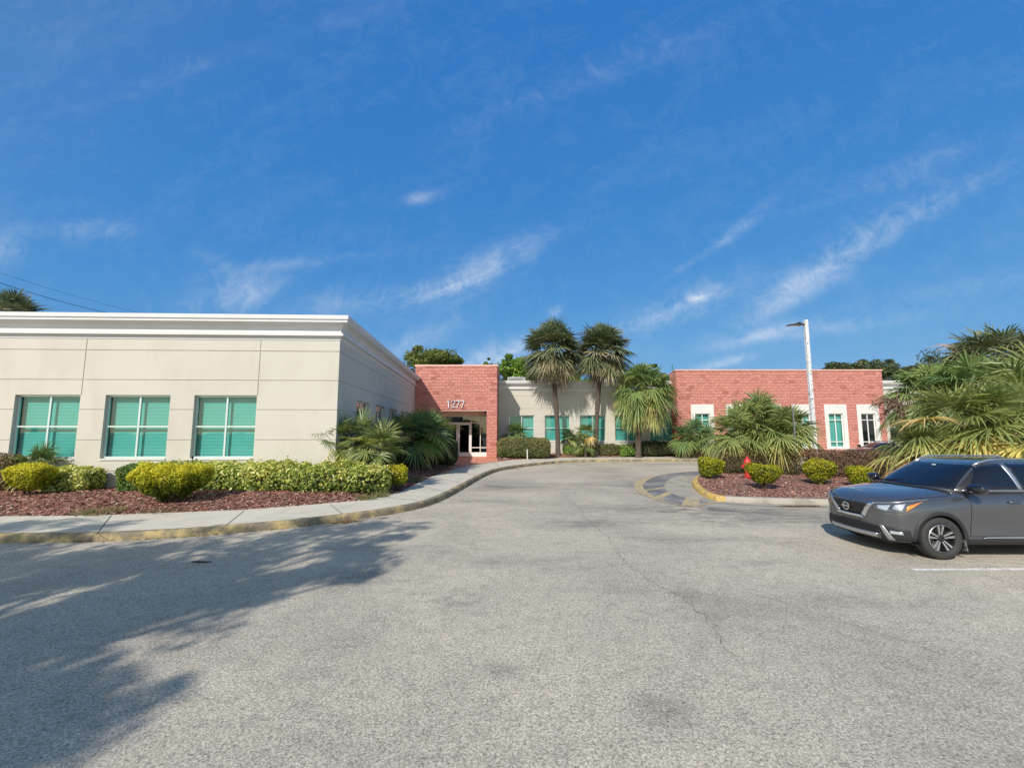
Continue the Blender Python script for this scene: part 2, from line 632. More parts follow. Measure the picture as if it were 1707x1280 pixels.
def stucco(name, col):
    m, nt, b = newmat(name)
    tc = nt.nodes.new('ShaderNodeTexCoord')
    P = tc.outputs['Object']
    mp = nt.nodes.new('ShaderNodeMapping')
    mp.inputs['Scale'].default_value = (1, 1, .45)
    nt.links.new(P, mp.inputs['Vector'])
    a = N(nt, 'ShaderNodeTexNoise', Scale=.9, Detail=8, Roughness=.6)
    nt.links.new(mp.outputs[0], a.inputs['Vector'])
    f = N(nt, 'ShaderNodeTexNoise', Scale=38, Detail=5, Roughness=.7)
    nt.links.new(P, f.inputs['Vector'])
    c = mixcol(nt, 1, col, ramp(nt, a.outputs['Fac'], [(.3, (.93, .92, .9)), (.5, (1, 1, 1)), (.75, (1.03, 1.03, 1.03))]), 'MULTIPLY')
    dm = nt.nodes.new('ShaderNodeMapping')
    dm.inputs['Scale'].default_value = (3.2, 3.2, .16)
    nt.links.new(P, dm.inputs['Vector'])
    dn = N(nt, 'ShaderNodeTexNoise', Scale=1.6, Detail=7, Roughness=.7)
    nt.links.new(dm.outputs[0], dn.inputs['Vector'])
    c = mixcol(nt, 1, c, ramp(nt, dn.outputs['Fac'], [(.28, (.955, .945, .925)), (.42, (1, 1, 1))]), 'MULTIPLY')
    # dirt splash and runs low on the wall
    sx = nt.nodes.new('ShaderNodeSeparateXYZ')
    nt.links.new(P, sx.inputs[0])
    lo = N(nt, 'ShaderNodeMapRange', **{'From Min': 1.1, 'From Max': .2, 'To Max': .35})
    nt.links.new(sx.outputs['Z'], lo.inputs['Value'])
    c = mixcol(nt, math_node(nt, 'MULTIPLY', lo.outputs[0], a.outputs['Fac']), c, (.42, .33, .25))
    nt.links.new(c, b.inputs['Base Color'])
    b.inputs['Roughness'].default_value = .9
    b.inputs['Specular IOR Level'].default_value = .2
    bp = N(nt, 'ShaderNodeBump', Strength=.35, Distance=.006)
    nt.links.new(f.outputs['Fac'], bp.inputs['Height'])
    nt.links.new(bp.outputs['Normal'], b.inputs['Normal'])
    return m


def glass(name, tint, refl=.12):
    m = bpy.data.materials.new(name)
    m.use_nodes = True
    nt = m.node_tree
    nt.nodes.remove(nt.nodes['Principled BSDF'])
    tr = nt.nodes.new('ShaderNodeBsdfTransparent')
    tr.inputs[0].default_value = (*tint, 1)
    gl = nt.nodes.new('ShaderNodeBsdfGlossy')
    gl.inputs['Roughness'].default_value = .015
    gl.inputs['Color'].default_value = (.9, .95, .95, 1)
    tcg = nt.nodes.new('ShaderNodeTexCoord')
    ng = N(nt, 'ShaderNodeTexNoise', Scale=1.3, Detail=1)
    nt.links.new(tcg.outputs['Object'], ng.inputs['Vector'])
    bg_ = N(nt, 'ShaderNodeBump', Strength=.12, Distance=.05)
    nt.links.new(ng.outputs['Fac'], bg_.inputs['Height'])
    nt.links.new(bg_.outputs['Normal'], gl.inputs['Normal'])
    fr = nt.nodes.new('ShaderNodeLayerWeight')
    fr.inputs['Blend'].default_value = .5
    k = math_node(nt, 'ADD', math_node(nt, 'MULTIPLY', math_node(nt, 'POWER', fr.outputs['Facing'], 4.0), .85), refl + .04, clamp=True)
    mx = nt.nodes.new('ShaderNodeMixShader')
    nt.links.new(k, mx.inputs[0])
    nt.links.new(tr.outputs[0], mx.inputs[1])
    nt.links.new(gl.outputs[0], mx.inputs[2])
    nt.links.new(mx.outputs[0], nt.nodes['Material Output'].inputs['Surface'])
    MATS[name] = m
    return m


ASPH = asphalt()
SIDE = concrete('sidewalk_concrete', (.62, .57, .475), (.36, .33, .26), .55)
GUT = concrete('gutter_concrete', (.42, .385, .31), (.16, .145, .115), .9)
REDW = concrete('red_concrete', (.66, .28, .175), (.55, .28, .19), .5)
KERB = worn_paint('kerb_yellow_worn', (.54, .41, .18), (.21, .175, .12), .45, .63, 2.2)
KERBY = worn_paint('kerb_yellow_fresh', (.68, .45, .11), (.34, .27, .17), .36, .54, 5)
KERBG = concrete('kerb_grey', (.42, .385, .32), (.17, .15, .12), .85)
PAINT = worn_paint('road_yellow_worn', (.68, .49, .19), (.33, .30, .24), .43, .60, 5)
PAINTW = worn_paint('road_white_worn', (.88, .86, .8), (.5, .48, .43), .36, .56, 9)
DARKA = concrete('dark_patch_asphalt', (.15, .15, .155), (.46, .43, .38), .95, 1.1)
MULCH = mulch()
BRICK = splitface('salmon_split_block')
STUC = stucco('cream_stucco', (.585, .555, .482))
TRIMW = mat('white_trim', (.72, .70, .66), .7, var=(1.2, .05))
CORN = mat('cornice_paint', (.66, .655, .65), .65, var=(.8, .04))
COPE = mat('pink_coping', (.78, .46, .38), .5, var=(2, .06))
ALU = mat('aluminium_frame', (.62, .70, .68), .35, .25)
WFRM = mat('white_door_frame', (.78, .76, .72), .4)
BLIND = mat('window_blind', (.74, .78, .75), .7)
DARKI = mat('dark_interior', (.035, .05, .055), .9)
LINT = mat('beige_lintel', (.80, .70, .58), .85)
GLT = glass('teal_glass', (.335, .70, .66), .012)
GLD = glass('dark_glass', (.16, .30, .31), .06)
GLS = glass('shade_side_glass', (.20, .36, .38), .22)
BLK = mat('black_plastic', (.015, .015, .016), .45)

# blind slats as a fine bump
nt_ = BLIND.node_tree
tc_ = nt_.nodes.new('ShaderNodeTexCoord')
wv = nt_.nodes.new('ShaderNodeTexWave')
wv.bands_direction = 'Z'
wv.inputs['Scale'].default_value = 7.0
nt_.links.new(tc_.outputs['Object'], wv.inputs['Vector'])
bp_ = N(nt_, 'ShaderNodeBump', Strength=.6, Distance=.02)
nt_.links.new(wv.outputs['Fac'], bp_.inputs['Height'])
nt_.links.new(bp_.outputs['Normal'], nt_.nodes['Principled BSDF'].inputs['Normal'])

# ------------------------------------------------------------------ ground
def plane(name, x0, x1, y0, y1, z, m):
    me = bpy.data.meshes.new(name)
    me.from_pydata([(x0, y0, z), (x1, y0, z), (x1, y1, z), (x0, y1, z)], [], [(0, 1, 2, 3)])
    o = link(name, me, m)
    o['kind'] = 'structure'
    return o


GRASS = mat('far_grass', (.10, .12, .045), .95, var=(.6, .4))
plane('ground', -900, 900, -300, 1500, -.03, GRASS)
plane('asphalt_lot', -60, 75, -25, 45, 0, ASPH)

KX = [(-900, 909), (-420, 907), (-100, 905.5), (0, 905), (126, 903.5), (214, 900.5), (327, 894), (430, 885), (501, 878), (617, 863),
      (680, 852), (715, 843), (740, 832.5), (760, 822), (778, 811.5), (803, 797), (822, 788.5), (838, 784), (876, 778), (926, 772.6),
      (976, 770.4), (1052, 769.6), (1165, 769), (1400, 769), (2200, 770)]
IX = [(-900, 866), (-420, 862), (-100, 860.5), (0, 860), (141, 859), (201, 857), (302, 853), (400, 849.5), (501, 842), (609, 833),
      (647, 826), (677, 815), (702, 802), (727, 791), (757, 781.5), (775, 777.5), (800, 773.5), (829, 769.5), (855, 766), (888, 764.2),
      (931, 762.6), (1052, 761.4), (1165, 761), (1400, 761), (2200, 761)]
ZK = .15
kerb = smooth_path([G(x, y, 0) for x, y in KX], 6)


def offset(path, d):
    out = []
    for i, p in enumerate(path):
        t = path[min(i + 1, len(path) - 1)] - path[max(i - 1, 0)]
        t.z = 0
        t.normalize()
        out.append(p + Vector((-t.y, t.x, 0)) * d)
    return out


def kerb_mesh(name, path, m, h=ZK, w=.16, side=1, jit=True):
    prof = [(0, -.02), (0.006, h * .55), (.016, h - .03), (.045, h - .004), (.09, h), (w, h)]
    mb = MB()
    rows = []
    for (o_, z) in prof:
        rows.append([Vector((q.x, q.y, z)) for q in offset(path, o_ * side)])
    n = len(path)
    V = [p for r in rows for p in r]
    Fc = [(r * n + i, r * n + i + 1, (r + 1) * n + i + 1, (r + 1) * n + i) for r in range(len(prof) - 1) for i in range(n - 1)]
    mb.add(V, Fc)
    o = mb.build(name, m, None, smooth=True)
    o['kind'] = 'structure'
    return o


kerb_mesh('kerb', kerb, KERB)
xs = list(np.linspace(-420, 700, 60)) + list(np.linspace(705, 860, 60)) + list(np.linspace(865, 2100, 50))
kin = offset(kerb, .16)


def px_of(p):
    d = p.y * cp + (p.z - H_EYE) * sp
    return CX + F * p.x / d, CY - F * ((p.z - H_EYE) * cp - p.y * sp) / d


kpx = [px_of(Vector((p.x, p.y, ZK))) for p in kin]
kpx_x = [q[0] for q in kpx]
kpx_y = [q[1] for q in kpx]
A = [G(x, float(np.interp(x, kpx_x, kpx_y)), ZK) for x in xs]
ipy = interp(IX, xs)
B = [G(x, y, ZK + .0) for x, y in zip(xs, ipy)]
strip('sidewalk', A, B, SIDE)
# joints tooled across the pavement
JNT = mat('joint_dark', (.13, .12, .10), .9)  # plain dark colour of the joint lines
mj = MB()
for (ax, ay, bx, by) in [(376, 876, 408, 850), (571, 856.5, 550, 840), (711, 836, 646, 828.5), (749, 821, 695, 809), (775, 806, 722, 795),
                         (800, 795, 757, 783), (838, 779.5, 822, 771), (893, 773, 882, 765), (962, 768.5, 955, 763), (1040, 767, 1036, 762.3),
                         (1110, 767, 1108, 762.3), (160, 891, 185, 859), (-60, 893, -10, 861)]:
    a, b = G(ax, ay, ZK + .004), G(bx, by, ZK + .004)
    t = (b - a).normalized()
    n_ = Vector((-t.y, t.x, 0)) * .009
    mj.add([a - n_, a + n_, b + n_, b - n_], [(0, 1, 2, 3)])
mj.build('pavement_joints', JNT)['kind'] = 'structure'

# ------------------------------------------------------------------ the office building
CN0 = AtY(565.5, 600, 13.6)
C0 = Vector((CN0.x, 13.6, 0))                     # corner of the left wing
PL = AtY(0, 600, 13.19)
dirF = Vector((C0.x - PL.x, C0.y - PL.y, 0)).normalized()
LEFT_LEN = 24.0
F0 = C0 - dirF * LEFT_LEN                          # far left end of the front wall
YB = 29.2                                          # face of the brick entrance block
E0 = Vector((AtY(691, 680, YB).x, YB, 0))          # end of the side wall
dirS = (E0 - C0)
SIDE_LEN = dirS.length
dirS.normalize()
YC = 32.4                                          # face of the cream wing
YR = 31.2                                          # face of the right block
building = thing('office_building', 'long single-storey office building with cream wings and salmon block entrance reading 1277', 'building', (C0.x, C0.y, 0))
BOFF = building.location.copy()


def on_wall(px, py, P0, d):
    rx, ry, rz = ray(px, py)
    # P0 + u d = t r  (plan)
    det = d.x * (-ry) - d.y * (-rx)
    t_num = (-P0.x) * (-ry) - (-P0.y) * (-rx)
    u = t_num / det
    t = (P0.x + u * d.x) / rx if abs(rx) > abs(ry) else (P0.y + u * d.y) / ry
    return u, H_EYE + t * rz


def wall_mesh(mb, P0, d, L, z0, z1, holes=(), gz=(), gu=(), rev=.14, gw=.024, gd=.02, out=0.0, mi=0, close=True):
    n = Vector((d.y, -d.x, 0))
    us = {0.0, L}
    zs = {z0, z1}
    for h in holes:
        us |= {h[0], h[1]}
        zs |= {h[2], h[3]}
    for g in gz:
        zs |= {g - gw / 2, g + gw / 2}
    for (u, a, b) in gu:
        us |= {u - gw / 2, u + gw / 2}
        zs |= {a, b}
    us = sorted(u for u in us if 0 <= u <= L)
    zs = sorted(z for z in zs if z0 <= z <= z1)
    nu, nz_ = len(us) - 1, len(zs) - 1
    D = [[0.0] * nz_ for _ in range(nu)]
    Hh = [[False] * nz_ for _ in range(nu)]
    for i in range(nu):
        for j in range(nz_):
            uc, zc = (us[i] + us[i + 1]) / 2, (zs[j] + zs[j + 1]) / 2
            dep = 0.0
            if any(abs(zc - g) < gw / 2 for g in gz):
                dep = gd
            if any(abs(uc - u) < gw / 2 and a < zc < b for (u, a, b) in gu):
                dep = gd
            for h in holes:
                if h[0] < uc < h[1] and h[2] < zc < h[3]:
                    dep = h[4] if len(h) > 4 else rev
                    Hh[i][j] = True
            D[i][j] = dep

    def P(u, z, dep):
        q = P0 + d * u - n * (dep - out)
        return Vector((q.x, q.y, z))
    for i in range(nu):
        for j in range(nz_):
            dd = D[i][j]
            if not Hh[i][j]:
                mb.add([P(us[i], zs[j], dd), P(us[i + 1], zs[j], dd), P(us[i + 1], zs[j + 1], dd), P(us[i], zs[j + 1], dd)], [(0, 1, 2, 3)], mi)
            if i + 1 < nu and abs(D[i + 1][j] - dd) > 1e-6:
                e = D[i + 1][j]
                mb.add([P(us[i + 1], zs[j], dd), P(us[i + 1], zs[j], e), P(us[i + 1], zs[j + 1], e), P(us[i + 1], zs[j + 1], dd)], [(0, 1, 2, 3)], mi)
            if j + 1 < nz_ and abs(D[i][j + 1] - dd) > 1e-6:
                e = D[i][j + 1]
                mb.add([P(us[i], zs[j + 1], dd), P(us[i + 1], zs[j + 1], dd), P(us[i + 1], zs[j + 1], e), P(us[i], zs[j + 1], e)], [(0, 1, 2, 3)], mi)


def wbox(mb, P0, d, u0, u1, z0, z1, o0, o1, mi=0):
    """box along a wall: u range, z range, outward range o0..o1"""
    n = Vector((d.y, -d.x, 0))
    V = []
    for z in (z0, z1):
        for o_ in (o0, o1):
            for u in (u0, u1):
                q = P0 + d * u + n * o_
                V.append(Vector((q.x, q.y, z)))
    mb.add(V, [(0, 2, 3, 1), (4, 5, 7, 6), (0, 1, 5, 4), (2, 6, 7, 3), (0, 4, 6, 2), (1, 3, 7, 5)], mi)


def window(P0, d, u0, u1, z0, z1, cols=2, hbars=(.5,), rec=.10, glass_m=None, blind=True, sill=True, fw=.055, frame_m=None, surround=None, vbars=None):
    glass_m = glass_m or GLT
    frame_m = frame_m or ALU
    f = MB()
    w = u1 - u0
    h = z1 - z0
    e = .003
    wbox(f, P0, d, u0 + e, u0 + fw, z0 + e, z1 - e, -rec - .06, -rec)
    wbox(f, P0, d, u1 - fw, u1 - e, z0 + e, z1 - e, -rec - .06, -rec)
    wbox(f, P0, d, u0 + fw, u1 - fw, z0 + e, z0 + fw, -rec - .06, -rec)
    wbox(f, P0, d, u0 + fw, u1 - fw, z1 - fw, z1 - e, -rec - .06, -rec)
    vb = vbars if vbars is not None else [(k + 1) / cols for k in range(cols - 1)]
    for t in vb:
        c = u0 + w * t
        wbox(f, P0, d, c - fw * .5, c + fw * .5, z0 + fw, z1 - fw, -rec - .058, -rec - .002)
    for t in hbars:
        c = z0 + h * t
        wbox(f, P0, d, u0 + fw, u1 - fw, c - fw * .42, c + fw * .42, -rec - .054, -rec - .004)
    wo = f.build('window', frame_m, building, off=BOFF)
    p = MB()
    nrm_ = Vector((d.y, -d.x, 0))
    A1, A2 = P0 + d * (u0 + fw * .6) - nrm_ * (rec + .03), P0 + d * (u1 - fw * .6) - nrm_ * (rec + .03)
    p.add([(A1.x, A1.y, z0 + fw * .6), (A2.x, A2.y, z0 + fw * .6), (A2.x, A2.y, z1 - fw * .6), (A1.x, A1.y, z1 - fw * .6)], [(0, 1, 2, 3)])
    p.build('pane', glass_m, wo, off=BOFF)
    if blind:
        bmb = MB()
        wbox(bmb, P0, d, u0 + .01, u1 - .01, z0 + .01, z1 - .02, -rec - .17, -rec - .16)
        bmb.build('blind', BLIND, wo, off=BOFF)
    bk = MB()
    o1 = -rec - .18 if blind else -rec - 1.1
    wbox(bk, P0, d, u0 - .2, u1 + .2, z0 - .2, z1 + .2, o1 - .02, o1)
    # side cheeks of the opening
    wbox(bk, P0, d, u0 - .04, u0 - .005, z0 - .03, z1 + .03, o1, -rec - .062)
    wbox(bk, P0, d, u1 + .005, u1 + .04, z0 - .03, z1 + .03, o1, -rec - .062)
    wbox(bk, P0, d, u0 - .005, u1 + .005, z1 + .005, z1 + .04, o1, -rec - .062)
    wbox(bk, P0, d, u0 - .005, u1 + .005, z0 - .04, z0 - .005, o1, -rec - .062)
    bk.build('window_recess', DARKI, wo, off=BOFF)
    if sill:
        s = MB()
        wbox(s, P0, d, u0 - .0, u1 + .0, z0 - .045, z0 - .001, -rec + .002, .035)
        s.build('sill', TRIMW, wo, off=BOFF)
    return wo


def cornice(path, dz, name='cornice', flip=1):
    """profile swept along a plan polyline with mitred corners"""
    prof = [(0.0, 4.90), (.022, 4.93), (.022, 5.045), (.13, 5.05), (.13, 5.135), (.04, 5.145), (.04, 5.29), (.07, 5.33), (.15, 5.40), (.26, 5.445),
            (.30, 5.45), (.30, 5.535), (.335, 5.54), (.335, 5.67), (.0, 5.69), (-.3, 5.69), (-.3, 5.3)]
    mb = MB()
    rows = []
    for i, p in enumerate(path):
        ds = []
        if i > 0:
            ds.append((path[i] - path[i - 1]).normalized())
        if i < len(path) - 1:
            ds.append((path[i + 1] - path[i]).normalized())
        ns = [Vector((q.y, -q.x, 0)) for q in ds]
        if len(ns) == 2:
            b = (ns[0] + ns[1])
            b = b / (b.dot(ns[0]))
        else:
            b = ns[0]
        rows.append([Vector((p.x + b.x * o_, p.y + b.y * o_, z + dz)) for (o_, z) in prof])
    n = len(prof)
    V = [q for r in rows for q in r]
    Fc = [(i * n + j, i * n + j + 1, (i + 1) * n + j + 1, (i + 1) * n + j) for i in range(len(path) - 1) for j in range(n - 1)]
    Fc.append(tuple(range(n)))
    Fc.append(tuple((len(path) - 1) * n + k for k in reversed(range(n))))
    mb.add(V, Fc)
    return mb.build(name, CORN, building, off=BOFF)


GZ = [4.56, 3.62, 2.69, 1.75, .80]
# --- left wing front
wins = []
for (xl, xr) in [(25.5, 134.5), (176.5, 284.5), (324.5, 428.5)]:
    ul, zt = on_wall(xl, 658.5, F0, dirF)
    ur, _ = on_wall(xr, 658.5, F0, dirF)
    wins.append((ul, ur))
zt = on_wall(284, 658.5, F0, dirF)[1]
zb = on_wall(280, 764.0, F0, dirF)[1]
step = wins[1][0] - wins[0][0]
wins = [(wins[0][0] - 2 * step, wins[0][1] - 2 * step), (wins[0][0] - step, wins[0][1] - step)] + wins
mb = MB()
gu = [(on_wall(141.5, 605, F0, dirF)[0], GZ[1] - 1.3 + .9, 4.9), (on_wall(433.5, 605, F0, dirF)[0], zt, 4.9)]
gu = [(wins[2][1] + .02, zt, 4.9), (wins[4][1] + .02, zt, 4.9)]
wall_mesh(mb, F0, dirF, LEFT_LEN, -.1, 5.4, [(a, b, zb, zt, .16) for a, b in wins], GZ, gu)
mb.build('front_wall', STUC, building, off=BOFF)
for a, b in wins:
    window(F0, dirF, a, b, zb, zt, rec=.10)
# --- left wing side
mb = MB()
sw = []
for (xl, xr) in [(595.0, 615.5), (626.5, 642.0), (649.5, 662.0), (668.0, 678.5)]:
    a, _ = on_wall(xl, 680, C0, dirS)
    b, _ = on_wall(xr, 680, C0, dirS)
    sw.append((a, b))
wall_mesh(mb, C0, dirS, SIDE_LEN, -.1, 5.4, [(a, b, zb, zt, .16) for a, b in sw], GZ)
mb.build('side_wall', STUC, building, off=BOFF)
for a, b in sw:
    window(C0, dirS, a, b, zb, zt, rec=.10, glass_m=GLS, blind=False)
cornice([F0, C0, Vector((E0.x, E0.y - .01, 0))], 0)
mb = MB()
mb.add([Vector((F0.x, F0.y + .1, 5.35)), Vector((C0.x - .1, C0.y + .1, 5.35)), Vector((E0.x - .1, E0.y + 6, 5.35)), Vector((F0.x, E0.y + 6, 5.35))], [(0, 1, 2, 3)])
xr0, xr1 = AtY(828.5, 690, YB).x, AtY(1127.5, 650, YR).x
mb.add([Vector((xr0, YC + .2, 5.35)), Vector((60, YC + .2, 5.35)), Vector((60, YC + 16, 5.35)), Vector((xr0, YC + 16, 5.35))], [(0, 1, 2, 3)])
mb.build('flat_roof', mat('roof_gravel', (.42, .41, .38), .95, var=(3, .15)), building, off=BOFF)

# --- brick entrance block
XL, XR = E0.x + .0, xr0
zBT = AtY(760, 610.5, YB).z
DX = Vector((1, 0, 0))
DY = Vector((0, 1, 0))
P0 = Vector((XL, YB, 0))
ol = AtY(729, 690, YB).x - XL
orr = AtY(811.3, 700, YB).x - XL
zo = AtY(770, 684.3, YB).z
mb = MB()
REC = 1.9
wall_mesh(mb, P0, DX, XR - XL, -.1, zBT, [(ol, orr, -.1, zo, REC)])
wall_mesh(mb, Vector((XR, YB, 0)), DY, 7.5, -.1, zBT)
wall_mesh(mb, Vector((XL, YB + 7.5, 0)), -DY, 7.5, 4.0, zBT)
mb.build('brick_entrance', BRICK, building, off=BOFF)
mb = MB()
wbox(mb, P0, DX, -.04, XR - XL + .04, zBT, zBT + .10, -.35, .045)
wbox(mb, Vector((XR, YB, 0)), DY, .02, 7.4, zBT, zBT + .10, -.3, .04)
wbox(mb, P0, DX, .0, XR - XL - .31, zBT - .3, zBT - .25, -7.3, -.36)
mb.build('coping', COPE, building, off=BOFF)
# glazing in the recess
YD = YB + REC
PD = Vector((XL, YD, 0))
zl = AtY(770, 693.3, YD).z
gx = lambda px: AtY(px, 720, YD).x - XL
mb = MB()
wbox(mb, PD, DX, ol + .003, orr - .003, zl, zo + .03, -.2, .0)
wbox(mb, P0, DX, ol + .003, orr - .003, zo - .03, zo - .003, -REC + .003, -.01)
mb.build('lintel', LINT, building, off=BOFF)
zdb = AtY(770, 704.5, YD).z
fr = MB()
z00 = .17
u_l, u_d0, u_m, u_d1, u_m2 = ol, gx(741), gx(763.5), gx(785.5), gx(800.7)
for (u, w) in [(u_l + .035, .06), (u_d0, .06), (u_d1, .06), (u_m2, .05), (orr - .035, .06)]:
    wbox(fr, PD, DX, u - w / 2, u + w / 2, z00, zl - .003, -.12, .0)
wbox(fr, PD, DX, ol + .005, orr - .005, zl - .06, zl - .004, -.118, -.004)
wbox(fr, PD, DX, ol + .005, orr - .005, zdb - .03, zdb + .03, -.116, -.003)
wbox(fr, PD, DX, u_d1 + .03, orr - .01, .78, .84, -.114, -.005)
wbox(fr, PD, DX, u_d1 + .03, orr - .01, z00, .48, -.112, -.006)
wbox(fr, PD, DX, ol + .01, u_d0 - .03, z00, .48, -.112, -.006)
ef = fr.build('entrance_glazing', WFRM, building, off=BOFF)
pn = MB()
pn.add([PD + Vector((ol + .02, .066, .5)), PD + Vector((orr - .02, .066, .5)), PD + Vector((orr - .02, .066, zl - .02)), PD + Vector((ol + .02, .066, zl - .02))], [(0, 1, 2, 3)])
pn.build('pane', GLD, ef, off=BOFF)
bk = MB()
wbox(bk, PD, DX, ol - .5, orr + .6, -.05, zo + .1, -3.6, -3.5)
wbox(bk, PD, DX, ol - .5, orr + .6, .10, .15, -3.5, -.125)
wbox(bk, PD, DX, ol - .52, ol - .5, -.05, zo, -3.5, -.2)
bk.build('entrance_hall', DARKI, ef, off=BOFF)
for (a, b, hs_) in [(u_d0 + .03, u_m - .004, 1), (u_m + .004, u_d1 - .03, -1)]:
    dm = MB()
    sw_ = .12
    wbox(dm, PD, DX, a, a + sw_, z00 + .02, zdb - .035, -.05, .012)
    wbox(dm, PD, DX, b - sw_, b, z00 + .02, zdb - .035, -.05, .012)
    wbox(dm, PD, DX, a + sw_, b - sw_, zdb - .17, zdb - .036, -.048, .010)
    wbox(dm, PD, DX, a + sw_, b - sw_, z00 + .02, z00 + .30, -.048, .010)
    do = dm.build('door', WFRM, building, off=BOFF)
    hm = MB()
    hu = b - .06 if hs_ == 1 else a + .06
    pts = [PD + DX * hu + Vector((0, -.012, .95)), PD + DX * hu + Vector((0, -.07, .97)), PD + DX * hu + Vector((0, -.07, 1.25)), PD + DX * hu + Vector((0, -.012, 1.27))]
    hm.tube(pts, .013, 8)
    hm.build('handle', mat('brushed_steel', (.5, .5, .5), .3, .9), do, off=BOFF)
# dome security camera under the soffit
cmb = MB()
q = Vector((AtY(809, 688, YB + .25).x, YB + .25, zo))
cmb.lathe([(.001, -.16), (.06, -.15), (.08, -.09), (.085, -.03), (.05, -.003)], 14, c=q)
cmb.build('security_camera', BLK, building, smooth=True, off=BOFF)

# street number, brushed metal numerals standing off the blocks
NUM = mat('numeral_metal', (.80, .80, .86), .4, .1)
zn0, zn1 = AtY(760, 679.3, YB).z, AtY(760, 667.6, YB).z
numx = [748.0, 755.6, 763.4, 771.2]


def numeral(ch, xc):
    """stroke drawn digit in the x-z plane, cell 0..0.6 x 0..1"""
    S = {'1': [[(.10, .78), (.32, 1.0), (.32, 0)]],
         '2': [[(.04, .74), (.08, .90), (.22, 1.0), (.40, .99), (.54, .88), (.55, .70), (.46, .52), (.22, .24), (.03, .02)], [(.03, .04), (.58, .04)]],
         '7': [[(.02, .96), (.57, .96)], [(.57, .98), (.40, .60), (.27, .28), (.20, 0)]]}
    mb = MB()
    hgt = zn1 - zn0
    yf = YB - .085
    for st_ in S[ch]:
        P = [Vector((xc + (a - .3) * hgt * 1.0, 0, zn0 + b * hgt)) for a, b in st_]
        hw = .115 * hgt
        for s0, s1 in zip(P[:-1], P[1:]):
            t = (s1 - s0).normalized()
            n_ = Vector((-t.z, 0, t.x)) * hw * .5
            a, b = s0 - t * hw * .3, s1 + t * hw * .3
            V = [Vector((p.x, y_, p.z)) for y_ in (yf, yf + .03) for p in (a - n_, a + n_, b + n_, b - n_)]
            mb.add(V, [(0, 1, 2, 3), (7, 6, 5, 4), (0, 4, 5, 1), (1, 5, 6, 2), (2, 6, 7, 3), (3, 7, 4, 0)])
    for (a, b) in ((.3, .2), (.3, .8)):
        pass
    mb.box(xc - .01, xc + .01, yf + .03, YB + .01, zn0 + hgt * .5, zn0 + hgt * .53)
    return mb


for ch, nx in zip('1277', numx):
    numeral(ch, AtY(nx, 673, YB).x).build('numeral', NUM, building, off=BOFF)

# --- cream wing between the blocks
PC = Vector((XR, YC, 0))
LC = xr1 - XR
zct = AtY(900, 692, YC).z
zcb = AtY(1043, 735, YC).z
cw = []
for xl in (848.3, 908.0, 966.8, 1025.0, 1082.8):
    cw.append((AtY(xl, 700, YC).x - XR, AtY(xl + 42.3, 700, YC).x - XR))
mb = MB()
wall_mesh(mb, PC, DX, LC + .4, -.1, 5.5, [(a, b, zcb, zct, .16) for a, b in cw], [4.62, 3.68, 2.72, 1.78, .82])
mb.build('rear_wing_wall', STUC, building, off=BOFF)
for a, b in cw:
    window(PC, DX, a, b, zcb, zct, rec=.10)
zc_top = AtY(900, 634, YC - .3).z
cornice([PC + Vector((.01, 0, 0)), Vector((xr1 - .01, YC, 0))], zc_top - 5.69)

# --- right salmon block with white window surrounds
PR = Vector((xr1, YR, 0))
XE = AtY(1475, 680, YR).x
LR = XE - xr1
zRT = AtY(1300, 618, YR).z
zs1 = AtY(1390, 674.0, YR).z
zs0 = AtY(1395, 748.5, YR).z
sur = []
for xl, xr_ in [(1151.5, 1189.5), (1210, 1247.5), (1264.5, 1301.5), (1319.5, 1356.5), (1373.5, 1410.5), (1427.5, 1464)]:
    sur.append((AtY(xl, 680, YR).x - xr1, AtY(xr_, 680, YR).x - xr1))
mb = MB()
wall_mesh(mb, PR, DX, LR, -.1, zRT, [(a, b, zs0, zs1, .08) for a, b in sur])
wall_mesh(mb, Vector((XE, YR, 0)), DY, 1.25, -.1, zRT)
wall_mesh(mb, Vector((xr1, YR + 1.25, 0)), -DY, 1.25, -.1, zRT)
wall_mesh(mb, Vector((XE, YR + 1.25, 0)), -DX, LR, 5.3, zRT)
mb.build('brick_block', BRICK, building, off=BOFF)
mb = MB()
wbox(mb, PR, DX, -.04, LR + .04, zRT, zRT + .09, -.35, .045)
wbox(mb, PR, DX, .01, LR - .01, zRT - .3, zRT - .25, -1.24, -.36)
mb.build('coping', COPE, building, off=BOFF)
zi1 = AtY(1390, 689.3, YR).z
zi0 = AtY(1392, 745.3, YR).z
for i, (a, b) in enumerate(sur):
    ins = (b - a) * .175
    dark = i == 5
    wo = window(PR, DX, a + ins, b - ins, zi0, zi1, hbars=(.16, .81), rec=.08, glass_m=GLD if dark else GLT, blind=not dark, sill=False, fw=.06, frame_m=WFRM)
    sm_ = MB()
    wall_mesh(sm_, PR + DX * a, DX, b - a, zs0, zs1, [(ins, b - a - ins, zi0, zi1, .16)], out=.03)
    # returns round the edge
    for (uu, zz) in (((0, .003), (zs0, zs1)), ((b - a - .003, b - a), (zs0, zs1)), ((0, b - a), (zs0, zs0 + .003)), ((0, b - a), (zs1 - .003, zs1))):
        wbox(sm_, PR + DX * a, DX, uu[0], uu[1], zz[0], zz[1], -.1, .0295)
    # raised lip round the panel over the window
    zz = zs1 - .16
    wbox(sm_, PR + DX * a, DX, ins, b - a - ins, zz, zz + .02, .03, .045)
    sm_.build('surround', TRIMW, wo, off=BOFF)

